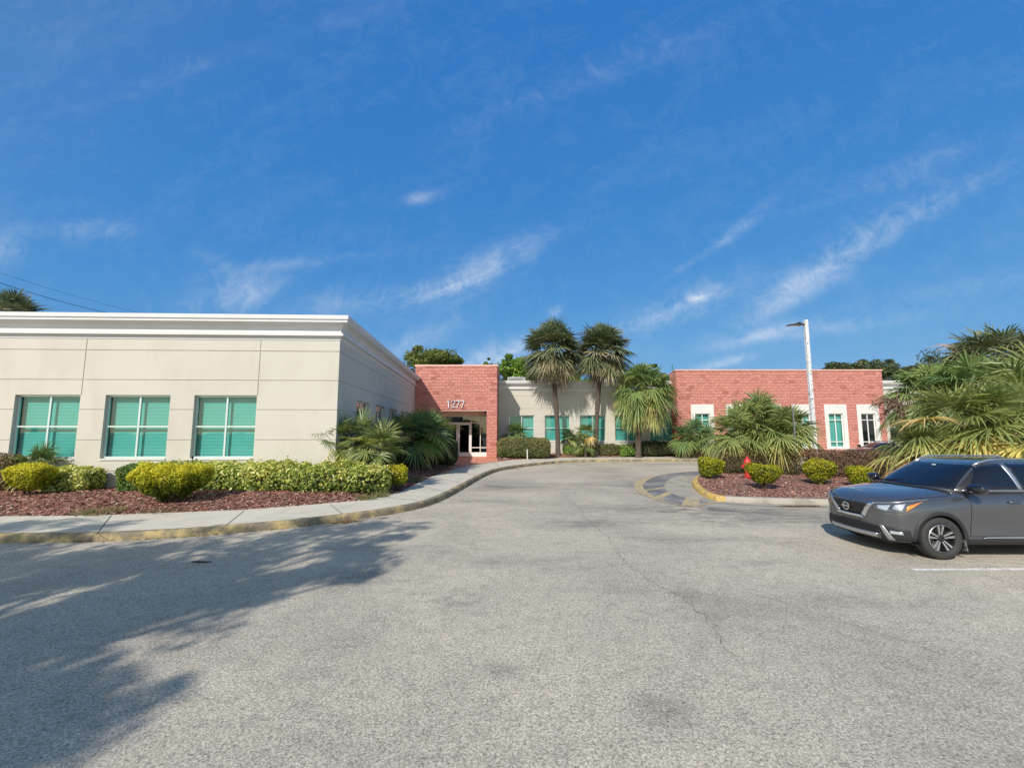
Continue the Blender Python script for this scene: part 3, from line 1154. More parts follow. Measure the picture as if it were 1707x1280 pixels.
# --- cream wing at the far right
P2 = Vector((XE, YC, 0))
zt2 = AtY(1490, 689, YC).z
ww = []
for k in range(5):
    a = AtY(1482, 700, YC).x - XE + k * 3.1
    ww.append((a, a + 2.0))
mb = MB()
wall_mesh(mb, P2, DX, 26, -.1, 5.5, [(a, b, zcb, zt2, .16) for a, b in ww], [4.62, 3.68, 2.72, 1.78, .82])
mb.build('far_wing_wall', STUC, building, off=BOFF)
for a, b in ww:
    window(P2, DX, a, b, zcb, zt2, rec=.10, glass_m=GLD, blind=False)
cornice([P2 + Vector((.01, 0, 0)), P2 + DX * 26], zc_top - 5.69)

# rooftop unit and pipe
def roof_unit():
    q = AtY(862, 634, 38)
    t = thing('air_conditioner', 'grey rooftop air conditioning unit just showing over the cream parapet', 'air conditioner', (q.x, 38, 5.35))
    m_ = mat('grey_sheet_metal', (.42, .43, .43), .5, .3)
    h = AtY(862, 628.5, 38).z - 5.35
    b_ = MB()
    b_.box(-.85, .75, 0, 1.2, 0, h)
    b_.build('cabinet', m_, t, bevel=.02)
    g_ = MB()
    for k in range(9):
        g_.box(-.7 + k * .14, -.63 + k * .14, -.02, 0, .2, h - .1)
    g_.build('grille', mat('dark_grille', (.1, .1, .1), .6), t)
    f_ = MB()
    f_.lathe([(.3, h), (.3, h + .08), (.02, h + .1)], 16, c=(-.3, .6, 0))
    f_.build('fan_guard', m_, t)


roof_unit()
q = AtY(1121.5, 630, 35)
vp = MB()
vp.tube([(0, 0, 0), (0, 0, AtY(1121, 608, 35).z - 5.35)], .045, 8)
vp.tube([(0, 0, .9), (.25, 0, .9), (.25, 0, .3)], .03, 6)
o = vp.build('vent_pipe', mat('green_pipe', (.05, .16, .14), .5))
o.location = (q.x, 35, 5.35)
setp(o, 'thin green pipe on the roof left of the right salmon block', 'pipe')

# ------------------------------------------------------------------ red entrance walk and mulch beds
zw = .155
rw = [G(742, 790, zw), G(757.5, 781.0, zw + .0), G(775, 777.2, zw), G(800, 773.2, zw), G(829, 769.2, zw), G(846, 766.6, zw)]
back = [Vector((AtY(724, 700, YB).x, YD - .13, zw)), Vector((XL + ol + .2, YD - .13, zw)), Vector((XL + ol + 1.2, YD - .13, zw)), Vector((XL + ol + 2.2, YD - .13, zw)),
        Vector((XL + orr + .0, YD - .13, zw)), Vector((XL + orr + .02, YD - .13, zw))]
rw2 = [Vector((p.x, p.y, zw + .004)) for p in rw]
rw2[-1] = G(843, 767.2, zw + .004)
front_line = [Vector((XL + .1 + (XR - XL + .2) * k / 5, YB + .001, zw + .004)) for k in range(6)]
strip('entrance_walk', rw2, front_line, REDW)
strip('entrance_threshold', [Vector((XL + ol + .002 + (orr - ol - .004) * k / 5, YB + .002, zw + .004)) for k in range(6)],
      [Vector((XL + ol + .002 + (orr - ol - .004) * k / 5, YD + .05, zw + .004)) for k in range(6)], REDW)
jm = MB()
for (a, b) in [((792, 775), (796, 764.5)), ((760, 780), (772, 764.5))]:
    A_, B_ = G(a[0], a[1], zw + .008), G(b[0], b[1], zw + .008)
    t = (B_ - A_).normalized()
    n_ = Vector((-t.y, t.x, 0)) * .012
    jm.add([A_ - n_, A_ + n_, B_ + n_, B_ - n_], [(0, 1, 2, 3)])
jm.build('walk_joints', mat('red_joint', (.22, .09, .06), .9))['kind'] = 'structure'


def bump_z(p, amp=.02):
    return amp * (math.sin(p.x * 3.1 + p.y * 1.7) + math.sin(p.y * 4.3 - p.x * 2.2) + math.sin(p.x * 7.7 + p.y * 6.1) * .5)


def left_back(x):
    if x <= 560:
        u, _ = on_wall(x, 800, F0, dirF)
        q = F0 + dirF * u
        return Vector((q.x, q.y + .03, 0))
    if x <= 690:
        t = (x - 560) / 130
        q = C0.lerp(E0, t ** 1.6)
        return Vector((q.x - .03, q.y, 0))
    return Vector((E0.x + (x - 690) / 68 * .7, YB - .0, 0))


bx = list(np.linspace(-420, 560, 90)) + list(np.linspace(563, 757, 50))
A = [G(x, y + .6, ZK) for x, y in zip(bx, interp(IX, bx))]
B = [left_back(x) for x in bx]


def zl_(p, t, i):
    return .13 + .17 * min(1, t * 2.2) + bump_z(p, .012) * min(1, t * 5)


BED1 = strip('mulch_bed', A, B, MULCH, rows=14, zf=zl_)
bx = list(np.linspace(829.5, 2100, 110))
A = [G(x, y + .25, ZK) for x, y in zip(bx, interp(IX, bx))]
B = [Vector((min(XY(x, YC), 60) if x < 1127 or x > 1475 else XY(x, YR), (YC if x < 1127 or x > 1475 else YR) + .02, 0)) for x in bx]
B[0].x = XR
BED2 = strip('mulch_bed', A, B, MULCH, rows=8, zf=lambda p, t, i: .13 + .16 * min(1, t * 2) + bump_z(p, .02) * min(1, t * 5))

# island
NEAR = [(1153, 807), (1158, 816), (1171, 827), (1189, 833.5), (1205, 836), (1265, 839), (1381, 842), (1500, 845), (1700, 849), (2300, 862)]
FAR = [(1153, 807), (1162, 798.5), (1176, 794), (1220, 789), (1300, 785), (1400, 783), (1600, 781), (2300, 778)]
near = smooth_path([G(x, y) for x, y in NEAR], 8)
far = smooth_path([G(x, y) for x, y in FAR], 8)
nose = list(reversed(far[:20])) + near[1:]
split = next(i for i, p in enumerate(near) if px_of(p)[0] > 1207)
ypart = list(reversed(far[:24])) + near[1:split + 1]
kerb_mesh('island_kerb_yellow', ypart, KERBY, side=1, w=.2)
kerb_mesh('island_kerb_grey', near[split:], KERBG, side=1, w=.2)
kerb_mesh('island_kerb_far', list(reversed(far[23:])), KERBG, side=1, w=.2)
nin = offset(near, .2)
fin = offset(far, -.2)
ns = 90


def resample(path, n):
    L = [0]
    for a, b in zip(path[:-1], path[1:]):
        L.append(L[-1] + (b - a).length)
    out = []
    for k in range(n):
        s = L[-1] * (k / (n - 1)) ** 1.35
        out.append(Vector((np.interp(s, L, [p.x for p in path]), np.interp(s, L, [p.y for p in path]), 0)))
    return out


nr, fr_ = resample(nin, ns), resample(fin, ns)
BED3 = strip('island_mulch', nr, fr_, MULCH, rows=14, zf=lambda p, t, i: .135 + .14 * math.sin(PI * t) * min(1, i / 12) + bump_z(p, .014) * math.sin(PI * t))
# concrete gutter round the island nose and along its near side
gout = [Vector((p.x, p.y, .006)) for p in offset(ypart + near[split + 1:], -.06)]
wid = []
full = ypart + near[split + 1:]
g_out = []
for i, p in enumerate(full):
    x_, y_ = px_of(p)
    w = .42 if x_ > 1190 else .42 + .55 * max(0, min(1, (1190 - x_) / 30))
    if i < 10:
        w *= max(.3, i / 10)
    wid.append(w)
o1 = offset(full, 0)
tmp = []
for i, p in enumerate(full):
    t = full[min(i + 1, len(full) - 1)] - full[max(i - 1, 0)]
    t.normalize()
    tmp.append(p - Vector((-t.y, t.x, 0)) * wid[i])
strip('gutter', [Vector((p.x, p.y, .010)) for p in full], [Vector((p.x, p.y, .010)) for p in tmp], GUT)
# dark resurfaced patch and yellow hatching in front of the nose
OUT = [(1171, 785.5), (1140, 787), (1120, 789), (1093.5, 793.5), (1073.5, 800), (1064.5, 809), (1071, 820), (1093.5, 831), (1118, 838.5), (1153.5, 844.5), (1180, 839), (1203, 835)]
outl = smooth_path([G(x, y, .004) for x, y in OUT], 6)
cen = G(1150, 812, .004)
mbp = MB()
V = [p.copy() for p in outl] + [cen]
mbp.add(V, [(i, i + 1, len(outl)) for i in range(len(outl) - 1)])
mbp.build('asphalt_patch', DARKA)['kind'] = 'structure'


def ribbon(name, path, widths, z, m, jag=.0):
    P = [Vector((p.x, p.y, z)) for p in path]
    W_ = widths if isinstance(widths, list) else [widths] * len(P)
    a, b = [], []
    for i, p in enumerate(P):
        t = P[min(i + 1, len(P) - 1)] - P[max(i - 1, 0)]
        t.normalize()
        n_ = Vector((-t.y, t.x, 0))
        a.append(p + n_ * (W_[i] / 2 + random.uniform(-jag, jag)))
        b.append(p - n_ * (W_[i] / 2 + random.uniform(-jag, jag)))
    return strip(name, a, b, m)


wd = []
for p in outl:
    x_, y_ = px_of(p)
    k = max(0, 1 - abs(x_ - 1068) / 40)
    wd.append(.09 + .24 * k)
ribbon('yellow_island_outline', outl, wd, .012, PAINT)
for (a, b, w) in [((1074, 818), (1124, 810), .17), ((1096, 830), (1130, 815), .24), ((1150, 843), (1156, 829), .42)]:
    A_, B_ = G(*a), G(*b)
    ribbon('yellow_hatching', [A_.lerp(B_, t / 8) for t in range(9)], w, .008, PAINT, .01)
# faded white bay line by the car
a, b = G(1522, 949.5), G(1990, 947)
ribbon('white_bay_line', [a.lerp(b, t / 12) for t in range(13)], .09, .004, PAINTW, .006)
a, b = G(1180, 896), G(1420, 872)
# crack in the asphalt
CR = [(940, 826), (955, 838), (965, 845), (981, 868), (1000, 885), (1022, 905), (1030, 920), (1048, 940), (1075, 960), (1090, 971), (1120, 985), (1145, 1003), (1175, 1026), (1200, 1056), (1222, 1095)]
cp_ = smooth_path([G(x, y) for x, y in CR], 8)
cp_ = [p + Vector((random.uniform(-.05, .05), random.uniform(-.05, .05), 0)) for p in cp_]
ribbon('pavement_crack', cp_, [random.uniform(.002, .012) for _ in cp_], .004, mat('crack_dark', (.19, .165, .125), .95, var=(12, .5)))
CR2 = smooth_path([G(x, y) for x, y in [(1130, 955), (1180, 965), (1235, 985), (1290, 1000), (1400, 1035), (1600, 1100)]], 8)
CR2 = [p + Vector((random.uniform(-.02, .02), random.uniform(-.02, .02), 0)) for p in CR2]
ribbon('pavement_crack', CR2, [random.uniform(.002, .006) for _ in CR2], .004, MATS['crack_dark'])


# scattered loose chips over the mulch (uncountable)
def chips(name, bed, n, lo, hi, stops, minpx=None, near_w=True):
    me = bed.data
    V = np.array([v.co[:] for v in me.vertices])
    Fq = np.array([p.vertices[:] for p in me.polygons])
    a, b, c, d = (V[Fq[:, k]] for k in range(4))
    ar = np.linalg.norm(np.cross(c - a, d - b), axis=1) / 2
    cen = (a + b + c + d) / 4
    wgt = ar / (np.maximum(np.linalg.norm(cen, axis=1), 6) ** 1.0)
    wgt[(np.abs(cen[:, 0]) > cen[:, 1] * 1.35)] *= .05
    fi = rng.choice(len(Fq), n, p=wgt / wgt.sum())
    u, v = rng.random((n, 1)), rng.random((n, 1))
    P = (a[fi] * (1 - u) + b[fi] * u) * (1 - v) + (d[fi] * (1 - u) + c[fi] * u) * v
    L = rng.uniform(lo, hi, (n, 1))
    w = L * rng.uniform(.25, .5, (n, 1))
    an = rng.uniform(0, PI * 2, (n, 1))
    t = np.concatenate([np.cos(an), np.sin(an), rng.uniform(-.5, .5, (n, 1))], 1)
    s = np.concatenate([-np.sin(an), np.cos(an), rng.uniform(-.5, .5, (n, 1))], 1)
    P[:, 2] += .012 + rng.random(n) * .015
    Q = np.stack([P - t * L / 2 - s * w / 2, P + t * L / 2 - s * w / 2, P + t * L / 2 + s * w / 2, P - t * L / 2 + s * w / 2], 1)
    m_ = foliage(name + '_mat', stops, .9, .0, .1)
    o = quads(name, Q, np.repeat(rng.random(n), 4), m_)
    o['kind'] = 'stuff'
    return o


MS = [(0, (.11, .05, .04)), (.4, (.27, .11, .085)), (.8, (.42, .21, .16)), (1, (.60, .50, .38))]
chips('mulch_chips', BED1, 30000, .03, .09, MS)
chips('mulch_chips', BED3, 22000, .03, .09, MS)
chips('mulch_chips', BED2, 7000, .05, .12, MS)


# fallen leaves along the kerbs
def litter(pts, n, spread, lo=.025, hi=.06):
    P = []
    for k in range(n):
        i = random.randrange(len(pts))
        q = pts[i]
        P.append((q.x + random.gauss(0, spread), q.y - abs(random.gauss(0, spread * .5)) - .01, .012 + random.random() * .02))
    P = np.array(P)
    n = len(P)
    L = rng.uniform(lo, hi, (n, 1))
    an = rng.uniform(0, 2 * PI, (n, 1))
    t = np.concatenate([np.cos(an), np.sin(an), rng.uniform(-.3, .3, (n, 1))], 1)
    s = np.concatenate([-np.sin(an), np.cos(an), rng.uniform(-.3, .3, (n, 1))], 1)
    Q = np.stack([P - t * L / 2, P + s * L * .25, P + t * L / 2, P - s * L * .25], 1)
    o = quads('fallen_leaves', Q, np.repeat(rng.random(n), 4), foliage('dead_leaf', [(0, (.10, .05, .025)), (.6, (.24, .12, .05)), (1, (.38, .26, .12))], .85, .1, .1))
    o['kind'] = 'stuff'


segk = [p for p in kerb if -9 < p.x < 1]
litter(segk, 500, .07)
litter([G(x, y) for x, y in [(568, 871), (575, 870), (585, 869), (560, 872), (590, 868)]], 350, .14)
litter([G(x, 844) for x in range(1305, 1365, 4)], 420, .10, .03, .07)
litter([G(x, 782) for x in range(838, 870, 4)], 200, .12)


# ------------------------------------------------------------------ vegetation builders
BARKM = mat('palm_bark', (.105, .083, .064), .95, var=(9, .45), bump=(14, 1, .06))
SHADE_TWIG = mat('shade_core_twig', (.085, .062, .04), .95, var=(10, .4))  # stems, and the dark inner body that stands for shade inside the leaves


def lump(P, amp, f=3.0, ph=0.0):
    x, y, z = P[:, 0] * f + ph, P[:, 1] * f + ph * 1.7, P[:, 2] * f + ph * .6
    return amp * (np.sin(x * 1.0 + 1.3 * np.sin(y)) + np.sin(y * 1.3 + 1.1 * np.sin(z * 1.2)) + np.sin(z * 1.7 + x * .8) + .6 * np.sin(x * 3.1 + y * 2.3) + .5 * np.sin(z * 4.1 - x * 2.9)) / 2.6


def leaf_quads(P, Nn, size, asp=.5, jitter=.9, fold=.25):
    """diamond leaves at P roughly facing Nn"""
    n = len(P)
    N_ = Nn + rng.normal(0, jitter, (n, 3))
    N_ /= np.linalg.norm(N_, axis=1, keepdims=True) + 1e-9
    T = rng.normal(0, 1, (n, 3))
    T[:, 2] -= .2
    T -= N_ * np.sum(T * N_, 1, keepdims=True)
    T /= np.linalg.norm(T, axis=1, keepdims=True) + 1e-9
    B_ = np.cross(N_, T)
    s = size.reshape(-1, 1)
    up = N_ * s * fold * .3
    return np.stack([P - T * s * .5, P + B_ * s * asp * .5 + up, P + T * s * .5, P - B_ * s * asp * .5 + up], 1)


def shrub_shape(q, L, W, H, rad, taper):
    """unit box coordinates -> rounded box coordinates (u,v,w) and normals"""
    hl, hw, hh = L / 2, W / 2, H / 2
    D = np.array([hl, hw, hh])
    r = min(rad, hl, hw, hh)
    P = q * D
    inner = np.clip(P, -(D - r), D - r)
    d = P - inner
    nn = np.linalg.norm(d, axis=1, keepdims=True)
    d = d / np.maximum(nn, 1e-6)
    S = inner + d * r
    return S, d


def shrub(name, label, cat, base, L, W, H, m, n, leaf=.06, rad=None, taper=1.0, rz=0.0, path=None, group=None, lumpa=.05, lift=0.0, tb=0.0,
          tint=(.5, .2), topgain=.0, depth=.16, stems=True, asp=.5, parent_obj=None):
    """leafy shrub: base = centre on the ground; lift = height of the lowest leaves; taper = width at the bottom"""
    rad = rad or min(W, H) * .45
    t = parent_obj or thing(name, label, cat, base, rz if path is None else 0, group)
    ph = random.uniform(0, 50)
    ar = np.array([W * H, W * H, L * H, L * H, L * W, L * W * .3])
    fc = rng.choice(6, n, p=ar / ar.sum())
    q = rng.uniform(-1, 1, (n, 3))
    ax = np.array([0, 0, 1, 1, 2, 2])[fc]
    sg = np.array([-1, 1, -1, 1, 1, -1])[fc]
    q[np.arange(n), ax] = sg
    S, d = shrub_shape(q, L, W, H, rad, taper)
    inn = np.abs(rng.normal(0, depth * .5, n)) - .03
    S = S + d * (lump(S, lumpa, 3.2 / max(.5, min(W, H)), ph) - inn)[:, None]
    hz = S[:, 2] + H / 2
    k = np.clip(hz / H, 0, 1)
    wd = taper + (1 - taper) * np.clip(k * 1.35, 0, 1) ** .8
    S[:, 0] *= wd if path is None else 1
    S[:, 1] *= wd
    S[:, 2] = hz + lift

    def place(S, d=None):
        if path is None:
            return S, d
        Pp = np.array([(p[0] - base[0], p[1] - base[1]) for p in path])
        seg = np.linalg.norm(np.diff(Pp, axis=0), axis=1)
        cum = np.concatenate([[0], np.cumsum(seg)])
        tot = cum[-1]
        u = (S[:, 0] + L / 2) / L * tot
        x = np.interp(u, cum, Pp[:, 0])
        y = np.interp(u, cum, Pp[:, 1])
        e = .15
        tx = np.interp(np.clip(u + e, 0, tot), cum, Pp[:, 0]) - np.interp(np.clip(u - e, 0, tot), cum, Pp[:, 0])
        ty = np.interp(np.clip(u + e, 0, tot), cum, Pp[:, 1]) - np.interp(np.clip(u - e, 0, tot), cum, Pp[:, 1])
        l = np.hypot(tx, ty) + 1e-9
        tx, ty = tx / l, ty / l
        O = np.stack([x - ty * S[:, 1], y + tx * S[:, 1], S[:, 2]], 1)
        D_ = None if d is None else np.stack([tx * d[:, 0] - ty * d[:, 1], ty * d[:, 0] + tx * d[:, 1], d[:, 2]], 1)
        return O, D_
    P, Dn = place(S, d)
    sz = leaf * rng.uniform(.5, 1.45, n)
    Q = leaf_quads(P, Dn + np.array([0, 0, .35]), sz, asp)
    # stray sprigs
    ns_ = max(6, int(n * .009))
    idx = rng.choice(n, ns_)
    sprig = []
    for i in idx:
        if d[i, 2] < -.2:
            continue
        ln_ = random.uniform(.04, .16) * min(1, H)
        dirn = Dn[i] + np.array([0, 0, .9]) + rng.normal(0, .35, 3)
        dirn /= np.linalg.norm(dirn)
        kk = 6
        base_ = P[i] + dirn * np.linspace(0, ln_, kk)[:, None] + rng.normal(0, leaf * .25, (kk, 3))
        sprig.append(base_)
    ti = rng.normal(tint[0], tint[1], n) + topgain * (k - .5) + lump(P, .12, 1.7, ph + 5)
    if sprig:
        SP = np.concatenate(sprig)
        Q2 = leaf_quads(SP, rng.normal(0, 1, (len(SP), 3)), leaf * rng.uniform(.6, 1.1, len(SP)), asp)
        Q = np.concatenate([Q, Q2])
        ti = np.concatenate([ti, rng.normal(tint[0] + topgain * .5, tint[1], len(SP))])
    quads('foliage', Q, np.repeat(np.clip(ti, 0, 1), 4), m, t)
    # solid inner body, dark brown to paint in the shade between leaves
    nu, nv = 26, 13
    if path is not None:
        nu = 40
    cv = []
    for j in range(nv + 1):
        th = PI * j / nv
        for i in range(nu):
            a = 2 * PI * i / nu
            v_ = np.array([math.sin(th) * math.cos(a), math.sin(th) * math.sin(a), math.cos(th)])
            v_ = v_ / np.max(np.abs(v_))
            cv.append(v_)
    cvv = np.array(cv)
    C_, cd = shrub_shape(cvv, L, W, H, rad, taper)
    C_ = C_ - cd * (depth * .75)
    C_ = C_ + cd * (lump(C_, lumpa, 3.2 / max(.5, min(W, H)), ph))[:, None]
    hz = C_[:, 2] + H / 2
    k2 = np.clip(hz / H, 0, 1)
    wd = taper + (1 - taper) * np.clip(k2 * 1.35, 0, 1) ** .8
    C_[:, 0] *= wd if path is None else 1
    C_[:, 1] *= wd
    C_[:, 2] = hz + lift
    C_, _ = place(C_)
    cb = MB()
    Fc = [(j * nu + i, j * nu + (i + 1) % nu, (j + 1) * nu + (i + 1) % nu, (j + 1) * nu + i) for j in range(nv) for i in range(nu)]
    cb.add([tuple(p) for p in C_], Fc)
    if stems:
        for k_ in range(5 if path is None else 14):
            s0 = place(np.array([[random.uniform(-.4, .4) * L * (taper if path is None else 1), random.uniform(-.25, .25) * W * taper, 0]]))[0][0]
            s1 = s0 + np.array([random.uniform(-.12, .12), random.uniform(-.1, .1), lift + H * .35])
            s0 = s0 * np.array([.5, .5, 1]) if path is None else s0
            cb.tube([tuple(s0 - np.array([0, 0, .06])), tuple(s0 * .5 + s1 * .5 + rng.normal(0, .02, 3)), tuple(s1)], [.02, .016, .01], 6)
    cb.build('shade_core_stems', SHADE_TWIG, t, smooth=True)
    return t


PALM_GAIN = 1.42


def fan_leaf(base, az, el, Lp, R, nb=26, droop=.35, spread=118, sag=.25, wblade=.045, fold=.18):
    """one palmetto leaf; returns blade quads (N,4,3), per-vertex s (0 hub..1 tip) and petiole points"""
    f = np.array([math.cos(el) * math.cos(az), math.cos(el) * math.sin(az), math.sin(el)])
    K = 5
    pet = []
    p = np.array(base, float)
    d = f.copy()
    for k in range(K + 1):
        pet.append(p.copy())
        p = p + d * Lp / K
        d = d + np.array([0, 0, -sag / K])
        d /= np.linalg.norm(d)
    hub = pet[-1]
    f = d
    r = np.cross(f, [0, 0, 1.0])
    if np.linalg.norm(r) < .1:
        r = np.array([-math.sin(az), math.cos(az), 0])
    r /= np.linalg.norm(r)
    tw = random.uniform(-.35, .35)
    nrm = np.cross(r, f)
    r = r * math.cos(tw) + nrm * math.sin(tw)
    nrm = np.cross(r, f)
    ph = np.radians(np.linspace(-spread, spread, nb) + rng.uniform(-2.5, 2.5, nb))
    L = R * (1 - .30 * (np.abs(ph) / np.radians(spread)) ** 2) * rng.uniform(.88, 1.06, nb)
    dirs = np.cos(ph)[:, None] * f + np.sin(ph)[:, None] * r + fold * np.abs(np.sin(ph))[:, None] * nrm
    dirs += rng.normal(0, .03, dirs.shape)
    dirs /= np.linalg.norm(dirs, axis=1, keepdims=True)
    S = np.array([0, .22, .55, .8, 1.0])
    Wd = np.array([.35, 1.0, .85, .5, .04]) * wblade
    dd = droop * rng.uniform(.6, 1.4, nb)
    cen = hub + dirs[:, None, :] * (L[:, None] * S[None, :])[:, :, None]
    cen[:, :, 2] -= (dd * L)[:, None] * (S ** 2.3)[None, :]
    wv_ = np.cross(dirs, nrm[None, :])
    wv_ /= np.linalg.norm(wv_, axis=1, keepdims=True) + 1e-9
    # each blade is a shallow fold, so tilt alternate ones
    tilt = np.where(np.arange(nb) % 2 == 0, .35, -.35)[:, None] + rng.normal(0, .25, (nb, 1))
    wv_ = wv_ + nrm[None, :] * tilt
    a = cen - wv_[:, None, :] * Wd[None, :, None]
    b = cen + wv_[:, None, :] * Wd[None, :, None]
    Q = np.stack([a[:, :-1], b[:, :-1], b[:, 1:], a[:, 1:]], 2).reshape(-1, 4, 3)
    s = np.stack([S[:-1], S[:-1], S[1:], S[1:]], 1)[None].repeat(nb, 0).reshape(-1, 4)
    # petiole as a strip
    pq, ps = [], []
    for k in range(K):
        w0, w1 = .022 - .002 * k, .020 - .002 * k
        pq.append([pet[k] - r * w0, pet[k] + r * w0, pet[k + 1] + r * w1, pet[k + 1] - r * w1])
        ps.append([0, 0, 0, 0])
    return Q, s, np.array(pq), np.array(ps)


_G = lambda st: [(p, tuple(min(.8, v * PALM_GAIN) for v in c_)) for p, c_ in st]
PALMST = [(0, (.05, .095, .045)), (.22, (.115, .18, .06)), (.45, (.22, .27, .085)), (.62, (.38, .36, .12)), (.76, (.42, .32, .14)), (.90, (.34, .25, .16)), (1, (.26, .20, .14))]
PALM = foliage('palm_leaf', _G(PALMST), .48, .22, .45)
PALMB = foliage('palm_leaf_bluish', ([(0, (.07, .10, .06)), (.22, (.125, .165, .09)), (.45, (.23, .24, .125)), (.62, (.38, .34, .17)), (.76, (.42, .34, .21)), (.90, (.34, .28, .21)), (1, (.27, .22, .17))]), .5, .15, .4)
YPALM = foliage('young_palm_leaf', _G([(0, (.07, .105, .04)), (.25, (.17, .21, .07)), (.5, (.32, .325, .11)), (.65, (.50, .42, .13)), (.8, (.50, .34, .14)), (1, (.34, .25, .16))]), .42, .3, .5)
STALK = mat('flower_stalk_mat', (.30, .20, .15), .95, var=(6, .3))


def palm_crown(parent, top, n, R, Lp, el0=85, el1=-70, m=PALM, nb=24, dry_from=.75, tintbase=.2, droop=.4, wb=.045, dens_pow=1.0, name='crown', sag=.5,
               azr=None, spread=118, shrinklow=.85, zsp=.5):
    Qs, T = [], []
    az = random.uniform(0, 6)
    for i in range(n):
        t = ((i + .5) / n) ** dens_pow
        az += 2.39996 + random.uniform(-.25, .25)
        a_ = az if azr is None else azr[0] + (az % (2 * PI)) / (2 * PI) * (azr[1] - azr[0])
        el = math.radians(el0 + (el1 - el0) * t + random.uniform(-17, 17))
        sc = (1 if t < .6 else 1 - (1 - shrinklow) * (t - .6) / .4) * random.uniform(.78, 1.12)
        base = (top[0] + math.cos(a_) * .10, top[1] + math.sin(a_) * .10, top[2] - t * zsp)
        dryness = max(0, (t - dry_from) / (1 - dry_from + 1e-6))
        if t > .25 and random.random() < .10:
            dryness = max(dryness, random.uniform(.35, .9))
        Q, s, pq, ps = fan_leaf(base, a_, el, Lp * sc, R * sc, nb, droop * (1 + .9 * t), spread=spread, wblade=wb, sag=sag * (.5 + t))
        lt = tintbase + random.uniform(-.12, .12) + .12 * t + .62 * dryness * random.uniform(.7, 1.1)
        tt = lt + (s ** 3) * random.uniform(.05, .32) + rng.normal(0, .03, (len(s), 1))
        Qs += [Q, pq]
        T += [tt.reshape(-1), np.full(len(pq) * 4, min(1, lt + .2))]
    return quads(name, np.concatenate(Qs), np.clip(np.concatenate(T), 0, 1), m, parent)


def palm_trunk(parent, pts, r0, r1, boots=True, m=None):
    P = smooth_path([Vector(p) for p in pts], 5)
    n = len(P)
    mb = MB()
    rr = []
    for i in range(n):
        t = i / (n - 1)
        r = r0 + (r1 - r0) * t
        if t < .08:
            r *= 1.25 - t * 3
        r *= 1 + .05 * math.sin(i * 2.1)
        rr.append(r)
    mb.tube([tuple(p) for p in P], rr, 14)
    if boots:
        top = P[-1]
        for k in range(46):
            t = k / 46
            z = top.z - .05 - t * boots
            a = k * 2.4
            rb = r1 * 1.05
            M_ = Matrix.Translation((top.x, top.y, z)) @ Matrix.Rotation(a, 4, 'Z') @ Matrix.Translation((rb, 0, 0)) @ Matrix.Rotation(.45, 4, 'Y')
            w = .05
            mb.add([M_ @ Vector(v) for v in [(-.03, -w, -.12), (.03, -w, -.12), (.06, -w * .5, .2), (.0, -w * .5, .2), (-.03, w, -.12), (.03, w, -.12), (.06, w * .5, .2), (.0, w * .5, .2)]],
                   [(0, 1, 2, 3), (7, 6, 5, 4), (0, 4, 5, 1), (3, 2, 6, 7), (1, 5, 6, 2), (0, 3, 7, 4)])
    return mb.build('trunk', m or BARKM, parent, smooth=False)


def flower_stalks(parent, top, dirs, L=1.5):
    Qs = []
    for (az, el) in dirs:
        d = np.array([math.cos(el) * math.cos(az), math.cos(el) * math.sin(az), math.sin(el)])
        p = np.array(top, float)
        for k in range(14):
            t = k / 13
            q = p + d * L / 13
            d = d + np.array([0, 0, -.09])
            d /= np.linalg.norm(d)
            s = np.array([-math.sin(az), math.cos(az), 0]) * .014
            Qs.append([p - s, p + s, q + s, q - s])
            if k > 4:
                for j in range(9):
                    b = d * .4 + rng.normal(0, .75, 3)
                    b /= np.linalg.norm(b)
                    e = q + b * random.uniform(.12, .4) * (1.2 - t * .5)
                    ss = np.cross(b, [0.3, .2, 1]) * .012
                    Qs.append([q - ss, q + ss, e + ss, e - ss])
                    for _ in range(2):
                        c = b * .4 + rng.normal(0, .7, 3)
                        c /= np.linalg.norm(c)
                        g_ = e + c * .12
                        s3 = np.cross(c, [.2, .5, 1]) * .010
                        Qs.append([e - s3, e + s3, g_ + s3, g_ - s3])
            p = q
    Q = np.array(Qs)
    return quads('flower_stalk', Q, np.zeros(len(Q) * 4), STALK, parent)


# ------------------------------------------------------------------ sabal palms by the cream wing
def sabal(label, px_base, Y, px_top, y_top, y_crown_mid, group=None, n=50, R=.95, Lp=1.15, r=.17, m=PALMB, stalk=True, el1=-72, z0=.25, top_dz=0, sag=.5, dry=.7, tb=.22, droop=.4,
          boots=1.2, name='sabal_palm', dens=1.0, wb=.05, nb=22, zsp=.7):
    xb = XY(px_base, Y, z0)
    zt_ = AtY(px_top, y_crown_mid, Y).z
    xt = AtY(px_top, y_crown_mid, Y).x
    t = thing(name, label, 'palm tree', (xb, Y, z0 - .1), 0, group)
    L = (xt - xb, 0, zt_ - z0 + .1)
    palm_trunk(t, [(0, 0, -.1), (L[0] * .15, 0, L[2] * .33), (L[0] * .6, .05, L[2] * .7), (L[0], 0, L[2])], r, r * .92, boots)
    palm_crown(t, (L[0], 0, L[2] + .15), n, R, Lp, 88, el1, m, nb, dry, tb, droop, wb, name='crown', sag=sag, dens_pow=dens, zsp=zsp)
    if stalk:
        flower_stalks(t, (L[0], 0, L[2] + .2), stalk, 1.9)
    return t


